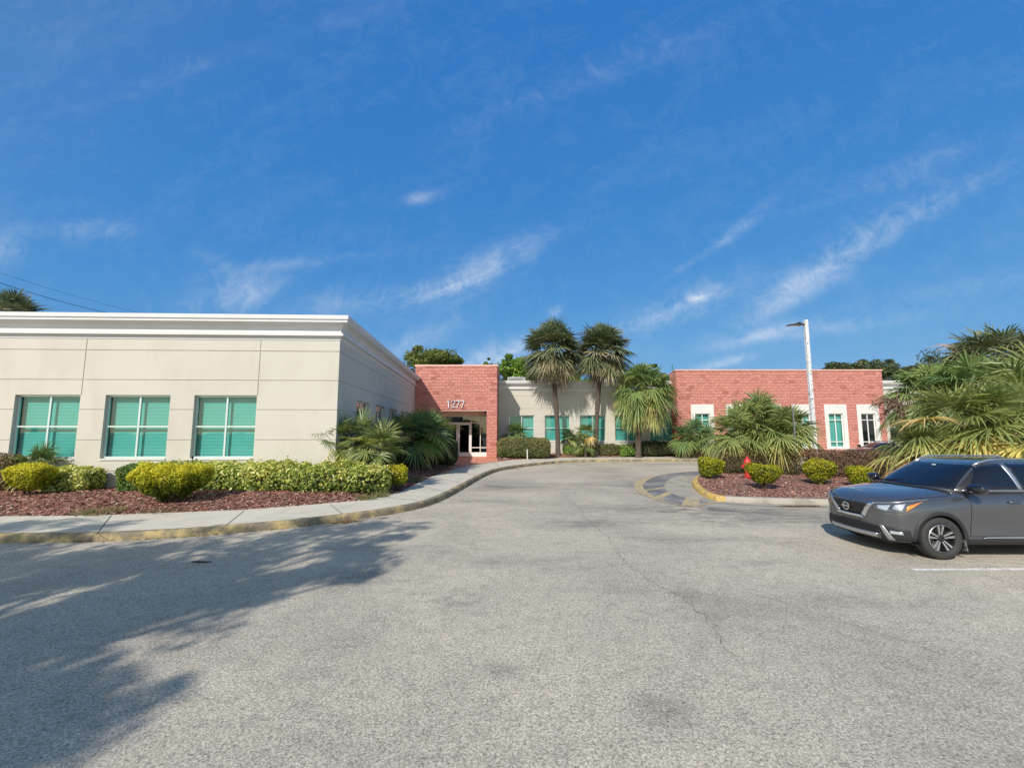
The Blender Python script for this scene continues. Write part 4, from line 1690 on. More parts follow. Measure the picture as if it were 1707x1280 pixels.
TALL = dict(el1=-58, dry=.70, zsp=.5, sag=.16, droop=.26, wb=.044, nb=26)
sabal('tall palm with shaggy grey-green crown standing closest to the salmon entrance block', 930.5, 31.0, 920, 545, 586, 'palms in front of the cream wing', n=140, R=1.3, Lp=1.35,
      stalk=[(2.6, .6), (.4, 1.0)], tb=.18, boots=1.9, **TALL)
sabal('tall palm with brown flower stalks on its crown, second from the salmon entrance block', 994, 31.2, 1003, 548, 588, 'palms in front of the cream wing', n=130, R=1.22, Lp=1.2,
      stalk=[(.0, .75), (.25, .9), (-.3, .8), (2.9, 1.1)], tb=.14, boots=1.9, **TALL)
sabal('short thick-crowned green palm whose fronds hang over the cream wing windows', 1064, 30.2, 1071, 625, 655, 'palms in front of the cream wing', n=135, R=1.2, Lp=1.35,
      stalk=[(2.7, 1.0), (3.2, .9)], el1=-66, dry=.88, tb=.20, m=PALM, boots=.9, r=.2, sag=.26, droop=.42, zsp=.4, wb=.034, nb=28)

# ------------------------------------------------------------------ low palmettos
def palmetto(label, base, heads, n=26, R=.85, Lp=.8, m=PALM, group=None, el0=86, el1=-15, dry=.9, tb=.2, nb=22, droop=.25, wb=.04, name='palmetto', sag=.35, r=.08, cat='palmetto', spread=118):
    t = thing(name, label, cat, base, 0, group)
    mb = MB()
    for (hx, hy, hz) in heads:
        P = smooth_path([Vector((hx * .15, hy * .15, -.15)), Vector((hx * .45, hy * .45, hz * .5)), Vector((hx, hy, hz))], 4)
        mb.tube([tuple(p) for p in P], [r * (1 + .1 * math.sin(i * 2)) for i in range(len(P))], 9)
    mb.build('trunk', BARKM, t)
    for k, (hx, hy, hz) in enumerate(heads):
        palm_crown(t, (hx, hy, hz + .1), n, R, Lp, el0, el1, m, nb, dry, tb, droop, wb, sag=sag, zsp=.25, spread=spread)
    return t


def bz(px, Y, z=.2):
    return (XY(px, Y, z), Y, z)


# corner of the left wing
palmetto('spiky green palmetto clump sunlit at the corner of the cream left wing', bz(598, 14.4), [(-.55, -.3, 1.5), (.1, -.1, 1.62), (.72, -.4, 1.3), (.3, .5, 1.3)], n=15, R=.68, Lp=.36, m=YPALM, tb=.14, dry=.9, el1=-38, nb=28, wb=.019, droop=.12)
palmetto('dark shaded palmetto against the side wall of the left wing', bz(690, 19.8, .15), [(-.1, 0, 1.6), (.5, .3, 1.7), (-.6, .9, 1.5)], n=20, R=.95, Lp=.6, m=PALM, tb=.06, dry=.92, el1=-45, nb=28, wb=.026, droop=.2)
palmetto('palmetto with pale sunlit fronds in front of the glass entrance doors', bz(704, 22.2, .15), [(.0, 0, 1.85), (.5, -.3, 1.65)], n=20, R=.95, Lp=.6, m=YPALM, tb=.20, dry=.95, el1=-42, nb=28, wb=.026, droop=.2)
palmetto('small palmetto under the first cream wing window beside the salmon block', bz(859, 31.0, .3), [(0, 0, 1.35)], n=20, R=.7, Lp=.5, m=PALM, tb=.14, el1=-20, wb=.028)
palmetto('small dark palmetto leaning behind the trunk of the tall palm', bz(948, 31.8, .3), [(0, 0, 1.2)], n=12, R=.6, Lp=.35, m=PALM, tb=.02, el1=-10, wb=.026)
palmetto('slender light green palmetto between the two tall palm trunks', bz(976, 30.6, .3), [(0, 0, .7), (.1, .1, 1.5)], n=15, R=.65, Lp=.4, m=YPALM, tb=.08, el1=-35, wb=.026)
palmetto('broad palmetto in front of the first white framed window of the right salmon block', bz(1160, 29.8, .3), [(-.75, 0, 1.1), (.1, .2, 1.5), (.7, -.2, 1.0)], n=19, R=.9, Lp=.55, m=PALM, tb=.15, el1=-40, wb=.03)
palmetto('small palmetto below the left-hand front window of the left wing', bz(62, 12.9, .25), [(0, 0, .75)], n=14, R=.5, Lp=.3, m=YPALM, tb=.08, el1=-5, wb=.016)

# island palms
palmetto('bushy sabal palm with yellow lower fronds above the red fire hydrant', bz(1272, 19.0, .25), [(-.65, .1, 2.0), (.25, .3, 2.2), (-1.2, -.3, 1.5), (.1, -.6, 1.6), (1.15, -.1, 1.75)],
         n=25, R=1.0, Lp=.65, m=YPALM, tb=.16, dry=.66, el1=-50, nb=28, droop=.28, wb=.028, r=.13, cat='palm tree', name='sabal_palm')

# palms behind the parked car
def cluster(label, px, Y, hz, n, R, Lp, tb, dry, m, el1=-60, heads=None, z=.2, **k):
    return palmetto(label, bz(px, Y, z), heads or [(0, 0, hz)], n=n, R=R, Lp=Lp, m=m, tb=tb, dry=dry, el1=el1, cat='palm tree', name=k.pop('name', 'sabal_palm'), **k)


cluster('young palm with long splayed green fronds directly behind the windshield of the grey car', 1612, 12.9, 1.8, 27, 1.2, .9, .18, .66, YPALM, el1=-42, wb=.026, nb=36, r=.14, droop=.28)
cluster('young palm with yellow drooping fronds behind the roof of the grey car', 1700, 12.2, 1.75, 28, 1.2, .95, .22, .60, YPALM, el1=-48, wb=.026, nb=36, r=.14, droop=.3)
cluster('large palm at the right edge with upright fronds above the grey car', 1755, 14.0, 2.5, 30, 1.4, 1.2, .20, .72, YPALM, el1=-45, wb=.03, nb=36, r=.16)
cluster('pale green round crowned palm beside the right end of the salmon block', 1563, 19.5, 3.2, 60, 1.2, 1.0, .26, .78, PALM, el1=-68, nb=28, r=.18, droop=.4, wb=.03)
cluster('leafy palm behind the young palms with a rounded pale crown', 1645, 17.5, 3.2, 40, 1.3, 1.1, .22, .85, PALM, el1=-60, nb=30, r=.18, droop=.35, wb=.03)
cluster('tall grey-green palm rising highest at the right edge', 1682, 18.5, 4.5, 60, 1.3, 1.2, .28, .66, PALMB, el1=-70, nb=28, r=.2, droop=.35, wb=.032)
cluster('low palm with brown drooping fronds at the end of the red-leaved hedge', 1545, 13.6, 1.0, 20, .95, .7, .34, .35, YPALM, el1=-40, wb=.022, nb=34, r=.12, droop=.5)
cluster('tall palm partly out of view behind the right edge palms', 1765, 20, 4.6, 44, 1.35, 1.2, .24, .75, PALMB, el1=-70, nb=26, r=.2, droop=.4, wb=.032)
# stalks on the round palm
st_t = thing('dry_flower_stalk_clump', 'tangle of brown dried flower stalks against the round crowned palm left of the car palms', 'dried stalks', bz(1524, 18.0, .2))
flower_stalks(st_t, (.45, .2, 3.0), [(3.3, .3), (3.0, .1), (2.8, .5), (3.6, .0)], 1.3)

# palm showing over the left wing roof
sabal('palm whose grey-green top shows over the roof of the left wing', 22, 34, 22, 500, 528, n=60, R=1.4, Lp=1.2, stalk=None, el1=-50, z0=.1, m=PALMB, sag=.15, droop=.2, wb=.034, nb=26)

# ------------------------------------------------------------------ shrubs
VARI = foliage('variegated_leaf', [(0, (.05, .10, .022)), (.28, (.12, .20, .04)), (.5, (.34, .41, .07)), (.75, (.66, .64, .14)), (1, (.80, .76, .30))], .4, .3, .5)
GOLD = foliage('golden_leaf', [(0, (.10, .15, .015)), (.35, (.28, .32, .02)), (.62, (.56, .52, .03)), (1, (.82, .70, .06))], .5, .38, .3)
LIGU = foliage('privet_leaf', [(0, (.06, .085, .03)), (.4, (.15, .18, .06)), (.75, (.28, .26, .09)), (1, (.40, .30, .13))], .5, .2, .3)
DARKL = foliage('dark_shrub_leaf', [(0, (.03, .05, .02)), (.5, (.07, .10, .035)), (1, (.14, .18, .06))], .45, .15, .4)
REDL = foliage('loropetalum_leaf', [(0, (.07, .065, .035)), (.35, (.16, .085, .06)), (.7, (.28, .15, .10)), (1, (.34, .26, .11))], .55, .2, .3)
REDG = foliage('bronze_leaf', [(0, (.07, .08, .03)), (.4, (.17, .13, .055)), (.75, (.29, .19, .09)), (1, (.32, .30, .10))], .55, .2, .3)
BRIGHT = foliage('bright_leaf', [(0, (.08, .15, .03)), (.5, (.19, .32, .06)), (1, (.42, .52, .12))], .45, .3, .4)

# long variegated hedge
hp = [(on_wall(226, 800, F0, dirF)[0], 0)]
pp = []
for (px, Y) in [(212, 13.2), (300, 13.15), (400, 13.1), (480, 12.98), (560, 12.85), (610, 12.95), (640, 13.5)]:
    pp.append((XY(px, Y, .8), Y))
Lh = sum(math.dist(a, b) for a, b in zip(pp[:-1], pp[1:]))
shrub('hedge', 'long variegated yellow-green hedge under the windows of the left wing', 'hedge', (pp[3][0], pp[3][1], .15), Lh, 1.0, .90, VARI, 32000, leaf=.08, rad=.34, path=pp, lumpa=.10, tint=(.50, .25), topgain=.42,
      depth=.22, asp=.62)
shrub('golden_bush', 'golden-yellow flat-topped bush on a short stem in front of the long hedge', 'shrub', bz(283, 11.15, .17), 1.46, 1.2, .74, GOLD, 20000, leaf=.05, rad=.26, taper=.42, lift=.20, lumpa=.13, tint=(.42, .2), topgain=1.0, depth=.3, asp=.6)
shrub('golden_bush', 'golden-yellow bush at the far left beside the variegated bush', 'shrub', bz(45, 12.0, .17), .98, .85, .66, GOLD, 7000, leaf=.05, rad=.30, taper=.6, lift=.28, lumpa=.05, tint=(.55, .2), topgain=.45, depth=.18, asp=.6)
shrub('golden_bush', 'golden-topped bush at the shady end of the long hedge', 'shrub', bz(660, 13.95, .17), .8, .7, .68, GOLD, 5000, leaf=.05, rad=.28, taper=.7, lift=.12, lumpa=.05, tint=(.40, .2), topgain=.6, depth=.16, asp=.6)
shrub('variegated_bush', 'pale variegated bush below the first front window with a white stake beside it', 'shrub', bz(118, 12.85, .17), 1.45, .75, .78, VARI, 7000, leaf=.075, rad=.30, lumpa=.06, tint=(.60, .25), topgain=.2, depth=.16, asp=.6)
shrub('bronze_bush', 'dark bronze-red bush cut by the left edge of the photo', 'shrub', bz(5, 12.75, .2), .95, .8, 1.15, REDG, 6000, leaf=.055, rad=.34, lumpa=.06, tint=(.45, .25))
shrub('green_bush', 'grey-green leafy end bush at the left end of the long hedge', 'shrub', bz(222, 12.7, .17), .75, .6, .88, BRIGHT, 4200, leaf=.07, rad=.28, lumpa=.06, tint=(.22, .2), asp=.35)
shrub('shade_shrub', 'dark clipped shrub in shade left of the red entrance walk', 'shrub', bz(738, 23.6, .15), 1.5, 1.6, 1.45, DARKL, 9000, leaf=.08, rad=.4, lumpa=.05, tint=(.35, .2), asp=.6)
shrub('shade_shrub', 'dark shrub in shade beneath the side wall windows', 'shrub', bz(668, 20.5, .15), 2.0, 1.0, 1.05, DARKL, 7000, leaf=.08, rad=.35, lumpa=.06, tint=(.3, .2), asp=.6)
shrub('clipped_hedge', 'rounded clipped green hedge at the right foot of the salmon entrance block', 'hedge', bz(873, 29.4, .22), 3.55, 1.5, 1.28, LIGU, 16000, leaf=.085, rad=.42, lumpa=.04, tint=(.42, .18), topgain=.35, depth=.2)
shrub('window_shrub', 'low light green shrub between the trunks of the two tall palms', 'shrub', bz(962, 31.5, .25), 1.9, .8, .62, BRIGHT, 3500, leaf=.10, rad=.28, lumpa=.1, tint=(.55, .25))
shrub('window_shrub', 'low ragged green shrub to the right of the second tall palm', 'shrub', bz(1024, 31.5, .25), 3.1, .8, .75, LIGU, 5000, leaf=.10, rad=.3, lumpa=.12, tint=(.35, .25))
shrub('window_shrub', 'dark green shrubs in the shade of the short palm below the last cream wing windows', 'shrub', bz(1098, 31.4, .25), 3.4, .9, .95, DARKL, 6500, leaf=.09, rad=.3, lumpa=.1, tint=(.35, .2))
shrub('window_shrub', 'bright broad-leaved green shrub beside the short palm trunk', 'shrub', bz(1046, 30.9, .25), 1.0, .6, .72, BRIGHT, 1600, leaf=.14, rad=.25, lumpa=.1, tint=(.45, .2))
# island
gb = 'golden bushes on the island'
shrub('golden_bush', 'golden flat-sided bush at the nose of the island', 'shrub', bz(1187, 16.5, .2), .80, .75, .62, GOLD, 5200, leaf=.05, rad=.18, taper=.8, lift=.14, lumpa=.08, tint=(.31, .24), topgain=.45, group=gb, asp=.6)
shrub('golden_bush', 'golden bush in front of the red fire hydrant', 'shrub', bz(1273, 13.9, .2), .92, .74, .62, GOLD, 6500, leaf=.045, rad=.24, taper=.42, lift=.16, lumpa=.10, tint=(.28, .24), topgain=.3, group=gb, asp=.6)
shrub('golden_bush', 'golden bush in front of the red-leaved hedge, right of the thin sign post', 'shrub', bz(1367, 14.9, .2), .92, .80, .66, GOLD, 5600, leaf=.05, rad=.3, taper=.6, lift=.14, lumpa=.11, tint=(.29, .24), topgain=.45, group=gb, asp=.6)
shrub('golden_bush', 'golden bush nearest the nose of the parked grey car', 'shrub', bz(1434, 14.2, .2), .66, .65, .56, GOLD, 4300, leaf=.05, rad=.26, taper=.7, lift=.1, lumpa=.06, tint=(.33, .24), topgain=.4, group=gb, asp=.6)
pp = [(XY(1196, 18.3), 18.3), (XY(1260, 18.0), 18.0), (XY(1330, 17.6), 17.6)]
Lh = sum(math.dist(a, b) for a, b in zip(pp[:-1], pp[1:]))
shrub('clipped_hedge', 'dark clipped hedge behind the fire hydrant and under the island palm', 'hedge', (pp[1][0], pp[1][1], .2), Lh, .95, .98, REDG, 10000, leaf=.06, rad=.25, path=pp, lumpa=.05, tint=(.16, .2), topgain=.5, depth=.3)
pp = [(XY(1345, 17.2), 17.2), (XY(1420, 16.8), 16.8), (XY(1500, 16.2), 16.2), (XY(1560, 15.6), 15.6)]
Lh = sum(math.dist(a, b) for a, b in zip(pp[:-1], pp[1:]))
shrub('clipped_hedge', 'long reddish-brown clipped hedge below the white framed windows', 'hedge', (pp[1][0], pp[1][1], .2), Lh, 1.0, 1.08, REDL, 16000, leaf=.055, rad=.25, path=pp, lumpa=.05, tint=(.48, .22), topgain=.1, depth=.2)


def tuft(label, base, n=90, h=.28, w=.25, stops=None, name='grass_tuft', wb=.006):
    t = thing(name, label, 'grass tuft', base)
    Qs, T = [], []
    for i in range(n):
        a = random.uniform(0, 2 * PI)
        r = w * random.random() ** .6
        p = np.array([r * math.cos(a), r * math.sin(a), 0])
        d = np.array([math.cos(a) * .5 + random.gauss(0, .3), math.sin(a) * .5 + random.gauss(0, .3), 1.0])
        d /= np.linalg.norm(d)
        L = h * random.uniform(.5, 1.1)
        s = np.cross(d, rng.normal(0, 1, 3))
        s = s / np.linalg.norm(s) * wb
        prev = p
        for k in range(3):
            q = prev + d * L / 3
            d = d + np.array([math.cos(a) * .25, math.sin(a) * .25, -.22])
            d /= np.linalg.norm(d)
            ww_ = s * (1 - k / 3.2)
            w2 = s * (1 - (k + 1) / 3.2)
            Qs.append([prev - ww_, prev + ww_, q + w2, q - w2])
            T += [random.random()] * 4
            prev = q
    m_ = foliage('tuft_leaf', [(0, (.10, .14, .05)), (.5, (.22, .24, .09)), (1, (.38, .34, .18))], .7, .25, .2)
    quads('blades', np.array(Qs), T, m_, t)


tuft('pale weedy grass tuft at the pavement edge left of the golden bush', (*G(168, 856, .15)[:2], .15), 240, .24, .42)
tuft('dry weeds at the pavement edge below the right end of the long hedge', (*G(612, 832, .15)[:2], .15), 130, .26, .25)
tuft('grassy weeds beside the pavement where it bends toward the entrance', (*G(636, 828, .15)[:2], .15), 90, .32, .16)
tuft('weed tuft in the shade by the pavement near the entrance', (*G(693, 803, .15)[:2], .15), 130, .34, .25)
tuft('small dark weeds spreading beneath the golden flat-topped bush', (*G(270, 852, .15)[:2], .15), 160, .12, .4)


# ------------------------------------------------------------------ broadleaf trees
def tree(label, base, H, crown, n, leaf, m, group=None, trunk_r=.2, name='tree', clumps=40, cr=.22, flat=1.0, tint=(.45, .2)):
    """crown = (rx, ry, rz, zc)"""
    t = thing(name, label, 'tree', base, 0, group)
    rx, ry, rz, zc = crown
    mb = MB()
    mb.tube([(0, 0, -.2), (.05, .05, zc * .35), (-.05, 0, zc * .7), (0, 0, zc)], [trunk_r * 1.2, trunk_r, trunk_r * .8, trunk_r * .5], 10)
    Cs = []
    for k in range(clumps):
        v = rng.normal(0, 1, 3)
        v /= np.linalg.norm(v)
        if v[2] < -.35:
            v[2] *= -.6
        r = random.uniform(.45, 1.0)
        c = np.array([v[0] * rx * r, v[1] * ry * r, zc + v[2] * rz * r * flat])
        Cs.append(c)
        if k % 2 == 0:
            s0 = np.array([0, 0, zc * random.uniform(.45, .85)])
            mid = s0 * .5 + c * .5 + rng.normal(0, .06 * rx, 3)
            mb.tube([tuple(s0), tuple(mid), tuple(c)], [trunk_r * .35, trunk_r * .22, trunk_r * .08], 5)
    mb.build('trunk', mat('tree_bark', (.15, .12, .09), .95, var=(5, .3)), t)
    Cs = np.array(Cs)
    ci = rng.integers(0, clumps, n)
    d = rng.normal(0, 1, (n, 3))
    d /= np.linalg.norm(d, axis=1, keepdims=True)
    rr = rng.random(n) ** .4
    cs = (cr * min(rx, rz) * rng.uniform(.6, 1.5, clumps))[ci]
    P = Cs[ci] + d * (rr * cs)[:, None] * np.array([1.2, 1.2, .8])
    Q = leaf_quads(P, d + np.array([0, 0, .4]), leaf * rng.uniform(.6, 1.4, n), .6)
    ti = rng.normal(tint[0], tint[1], n) + rng.normal(0, .12, clumps)[ci]
    quads('crown', Q, np.repeat(np.clip(ti, 0, 1), 4), m, t)
    return t


OAKL = foliage('oak_leaf', [(0, (.045, .075, .02)), (.5, (.12, .17, .04)), (1, (.30, .31, .08))], .55, .3, .3)
LIMEL = foliage('lime_leaf', [(0, (.08, .15, .025)), (.5, (.19, .32, .045)), (1, (.38, .50, .09))], .5, .4, .3)
PINEL = foliage('pine_leaf', [(0, (.04, .06, .03)), (.5, (.095, .12, .05)), (1, (.20, .20, .09))], .6, .2, .2)
gt = 'trees behind the building'


def far_tree(label, px, y_top, wpx, Y, m, n=9000, leaf=.26, clumps=46, zr=None, **k):
    zt_ = AtY(px, y_top, Y).z
    rx = wpx / 2 / F * Y
    rz = zr or rx * .8
    return tree(label, (XY(px, Y, 5), Y, 0), zt_, (rx, rx * .9, rz, zt_ - rz * .98), n, leaf, m, gt, trunk_r=.28, clumps=clumps, **k)


far_tree('olive-green rounded tree showing above the salmon entrance block', 722, 572, 100, 48, OAKL, 12000, zr=3.0, tint=(.62, .22))
far_tree('small treetop just showing above the right end of the entrance block roof', 812, 598, 26, 55, OAKL, 2200, .24, 14, zr=2.0)
far_tree('bright lime-green tree between the entrance block and the tall palms', 858, 581, 74, 46, LIMEL, 10000, .24, 40, zr=3.2, tint=(.5, .2))
far_tree('low lime-green treetop behind the parapet between the two tall palms', 962, 616, 90, 46, LIMEL, 6000, .24, 30, zr=2.4)
far_tree('distant treetop behind the short palm', 1095, 606, 60, 58, OAKL, 4000, .26, 22, zr=3)
far_tree('spreading dark pine above the right end of the salmon block', 1420, 594, 88, 62, PINEL, 8000, .28, 34, zr=2.4, flat=.7, cr=.28)
far_tree('thin dark pine to the right of the salmon block roof', 1480, 598, 66, 60, PINEL, 5000, .28, 24, zr=2.8, cr=.26)
far_tree('dark pine behind the round crowned palm', 1545, 590, 100, 64, PINEL, 7000, .3, 30, zr=4, cr=.26)
far_tree('dark oak showing left of the highest palm', 1612, 574, 70, 40, OAKL, 6000, .24, 30, zr=3, tint=(.3, .2))
far_tree('tiny distant treetop above the middle of the salmon block roof', 1344, 611, 14, 75, PINEL, 700, .3, 6, zr=1.6)
far_tree('wide dark oak beyond the cream right wing', 1700, 585, 200, 60, OAKL, 12000, .32, 60, zr=6, tint=(.3, .2))

# oaks standing behind the camera, their shade falls across the lot on the left
def shade_tree(label, gx_, gy_, z, rx, rz, n, clumps, seed):
    global rng
    s = z / SUN.z
    X, Y = gx_ + SUN.x * s, gy_ + SUN.y * s
    return tree(label, (X, Y, 0), z, (rx, rx, rz, z), n, .16, OAKL, 'oaks shading the lot', trunk_r=.3, clumps=clumps, cr=.25, name='oak_tree')


shade_tree('oak outside the photo whose dappled shade lies on the lot', -6.0, 4.8, 7.0, 3.5, 1.6, 12500, 70, 1)
shade_tree('second oak outside the photo shading the kerb at the left', -10.5, 5.8, 8.0, 3.6, 1.6, 11500, 66, 2)
shade_tree('third oak outside the photo shading the near left lot', -5.2, 0.2, 8.5, 3.8, 1.8, 14500, 70, 3)
shade_tree('fourth oak outside the photo whose thin shade reaches the kerb', -3.9, 6.9, 8.5, 2.6, 1.4, 5000, 46, 4)

# ------------------------------------------------------------------ street objects
def base_at(px, py, z=.2):
    g = G(px, py, z)
    return (g.x, g.y, z)


# light pole
Yp = 20.6
xb = XY(1361, Yp, .3)
ztop = AtY(1348.5, 533.5, Yp).z
lp = thing('light_pole', 'square white peeling light pole with a flat dark lamp head', 'light pole', (xb, Yp, .15))
PEEL = worn_paint('peeling_white', (.76, .77, .79), (.22, .20, .18), .40, .46, 9)
pm = MB()
hh = ztop - .15
w0, w1 = .085, .078
V = [(-w0, -w0, 0), (w0, -w0, 0), (w0, w0, 0), (-w0, w0, 0), (-w1, -w1, hh), (w1, -w1, hh), (w1, w1, hh), (-w1, w1, hh)]
pm.add(V, [(0, 1, 5, 4), (1, 2, 6, 5), (2, 3, 7, 6), (3, 0, 4, 7), (4, 5, 6, 7), (3, 2, 1, 0)])
pm.build('pole', PEEL, lp, bevel=.012)
bpm = MB()
bpm.box(-.2, .2, -.2, .2, -.05, .12)
bpm.build('base_plate', mat('cast_base', (.4, .4, .38), .7), lp, bevel=.02)
hm = MB()
za = AtY(1350, 541, Yp).z - .15
DKM = mat('lamp_metal', (.05, .055, .06), .45, .5)
V = [(-.90, -.15, za - .05), (-.90, .15, za - .05), (-.22, .18, za - .04), (-.22, -.18, za - .04), (-.86, -.11, za - .01), (-.86, .11, za - .01), (-.26, .15, za + .05), (-.26, -.15, za + .05)]
hm.add(V, [(0, 1, 2, 3), (7, 6, 5, 4), (0, 4, 5, 1), (1, 5, 6, 2), (2, 6, 7, 3), (3, 7, 4, 0)])
for k in range(6):
    hm.box(-.5 + k * .045, -.48 + k * .045, -.12, .12, za + .0, za + .06)
hd = hm.build('lamp_head', DKM, lp)
am = MB()
am.box(-.26, -.078, -.05, .05, za - .03, za + .03)
am.box(-.36, -.27, -.05, .05, za + .04, za + .12)
am.build('arm', DKM, lp)
lm = MB()
lm.box(-.8, -.35, -.1, .1, za - .062, za - .052)
lm.build('lens', mat('lamp_lens', (.6, .6, .55), .3), hd)

# thin sign post seen edge-on, with its small sign edge-on
q = base_at(1329.5, 795, .2)
tp = AtY(1326.5, 679, q[1])
spo = thing('sign_post', 'thin galvanised sign post standing in the island mulch between hedge and palm', 'post', q)
pm = MB()
H_ = tp.z - .2
GALV = mat('galvanised', (.33, .34, .34), .5, .5, var=(8, .2))
pm.box(-.014, .014, -.03, .03, -.1, H_)
for k in range(26):
    pm.box(-.018, -.0135, -.008, .008, .1 + k * .1, .12 + k * .1)
pm.build('post', GALV, spo)

# hydrant
RED = mat('hydrant_red', (.52, .035, .03), .38, var=(7, .15))
q = base_at(1247.5, 800, .2)
hy = thing('fire_hydrant', 'red fire hydrant in the island mulch partly hidden by a golden bush', 'fire hydrant', q)
hb = MB()
hb.lathe([(.0, 0), (.16, 0), (.16, .03), (.105, .04), (.10, .10), (.14, .11), (.14, .14), (.10, .15), (.095, .55), (.13, .57), (.13, .62)], 20)
hb.build('barrel', RED, hy, smooth=False)
bn = MB()
bn.lathe([(.135, .62), (.13, .68), (.10, .76), (.05, .81), (.035, .82), (.035, .88), (.0, .88)], 20)
bn.build('bonnet', RED, hy, smooth=True)
for (ax, yv, r, z) in [('x', -1, .065, .50), ('x', 1, .065, .50), ('y', -1, .085, .46)]:
    nz_m = MB()
    nz_m.lathe([(r * .85, .08 * yv), (r * .85, .15 * yv), (r * 1.15, .15 * yv), (r * 1.15, .20 * yv), (.03, .205 * yv), (.025, .24 * yv), (.0, .24 * yv)], 16, axis=ax, c=(0, 0, z))
    nz_m.build('nozzle', RED, hy)
fl = MB()
for k in range(8):
    a = k * PI / 4
    fl.box(.135 * math.cos(a) - .012, .135 * math.cos(a) + .012, .135 * math.sin(a) - .012, .135 * math.sin(a) + .012, .03, .055)
    fl.box(.118 * math.cos(a) - .01, .118 * math.cos(a) + .01, .118 * math.sin(a) - .01, .118 * math.sin(a) + .01, .135, .155)
fl.build('flange_bolts', mat('rusty_bolt', (.3, .08, .04), .8), hy)

# white stake by the variegated bush
q = base_at(148, 809, .2)
s_ = thing('white_stake', 'short white utility stake with a dark cap right of the variegated bush', 'stake', q)
m_ = MB()
m_.box(-.02, .02, -.02, .02, -.05, .62)
m_.build('post', mat('stake_white', (.5, .42, .27), .7, var=(9, .3)), s_)
m_ = MB()
m_.box(-.028, .028, -.028, .028, .60, .76)
m_.build('cap', mat('stake_cap', (.16, .14, .10), .8), s_, bevel=.006)
# tall thin irrigation riser at the front hedge
q = (XY(318, 13.3, .5), 13.3, .2)
s_ = thing('sprinkler_riser', 'thin dark irrigation riser sticking up through the hedge under the third window', 'sprinkler', q)
m_ = MB()
m_.tube([(0, 0, -.05), (0, 0, 1.0)], .012, 8)
m_.build('pipe', BLK, s_)
m_ = MB()
m_.lathe([(.012, .98), (.026, .99), (.028, 1.05), (.012, 1.07), (.0, 1.07)], 12)
m_.build('nozzle', BLK, s_)

# flood light box in the hedge at the corner
q = bz(617, 14.0, .2)
fl_ = thing('flood_light', 'small grey box-shaped landscape flood light behind the end of the long hedge', 'flood light', q, rz=-.2)
m_ = MB()
FLM = mat('flood_grey', (.24, .30, .28), .5, .2)
m_.box(-.17, .17, -.08, .08, .80, .84)
m_.box(-.17, -.13, -.08, .08, .62, .80)
m_.box(.13, .17, -.08, .08, .62, .80)
m_.box(-.17, .17, .05, .08, .62, .80)
m_.box(-.17, .17, -.08, .08, .58, .62)
m_.build('housing', FLM, fl_, bevel=.008)
m_ = MB()
m_.box(-.125, .125, -.03, -.02, .625, .795)
m_.build('lens', mat('flood_lens', (.02, .03, .03), .1), fl_)
m_ = MB()
m_.tube([(0, 0, -.1), (0, 0, .58)], .02, 8)
m_.build('stem', FLM, fl_)

# white marker stub at the clipped hedge
q = base_at(879, 764, .2)
s_ = MB()
s_.tube([(0, 0, -.05), (0, 0, .55)], .045, 10)
s_.tube([(0, 0, .55), (0, 0, .60)], [.052, .04], 10)
o = s_.build('marker_pipe', mat('pvc_white', (.62, .60, .52), .5))
o.location = (q[0], q[1] - .12, q[2])
setp(o, 'short white pipe standing against the front of the clipped green hedge', 'pipe')

# small stones/droppings on the lot
for (px, py, r, l, c) in [(335, 938, .16, 'dark flat stick on the shaded asphalt below the pavement', (.03, .03, .03))]:
    g = G(px, py)
    s_ = MB()
    s_.tube([(-r, .02, .015), (-.03, -.01, .02), (r, .01, .014)], [.008, .016, .006], 6)
    o = s_.build('stick', mat('stick_dark', c, .9))
    o.location = g
    setp(o, l, 'stick')

# overhead wires
WIRE = mat('wire_black', (.02, .02, .025), .6)


def wire(p0, p1, label, r):
    a = AtY(*p0)
    b = AtY(*p1)
    # run on past both ends, with a little sag
    d = b - a
    A_, B_ = a - d * 2.2, b + d * 1.0
    P = []
    for k in range(40):
        t = k / 39
        P.append(A_.lerp(B_, t) + Vector((0, 0, -1.2 * 4 * t * (1 - t) + 1.1)))
    w = MB()
    w.tube([tuple(p) for p in P], r, 6)
    o = w.build('overhead_wire', WIRE)
    setp(o, label, 'wire', None)


wire((0, 470, 40), (120, 511, 46), 'thicker overhead wire dropping behind the roof of the left wing', .028)
wire((8, 456, 44), (155, 505, 50), 'thinner upper overhead wire above the left wing roof', .014)


# ------------------------------------------------------------------ cars
def bake(o):
    dg = bpy.context.evaluated_depsgraph_get()
    dg.update()
    me = bpy.data.meshes.new_from_object(o.evaluated_get(dg))
    o.modifiers.clear()
    old = o.data
    o.data = me
    return o


def car_paint(name, col, metal=.55, rough=.34):
    m, nt, b = newmat(name)
    b.inputs['Base Color'].default_value = (*col, 1)
    b.inputs['Metallic'].default_value = metal
    b.inputs['Roughness'].default_value = rough
    b.inputs['Coat Weight'].default_value = 1
    b.inputs['Coat Roughness'].default_value = .03
    tc = nt.nodes.new('ShaderNodeTexCoord')
    n = N(nt, 'ShaderNodeTexNoise', Scale=2.5, Detail=6)
    nt.links.new(tc.outputs['Object'], n.inputs['Vector'])
    k = N(nt, 'ShaderNodeMapRange', **{'From Min': .3, 'From Max': .7, 'To Min': rough - .05, 'To Max': rough + .08})
    nt.links.new(n.outputs['Fac'], k.inputs['Value'])
    nt.links.new(k.outputs[0], b.inputs['Roughness'])
    return m


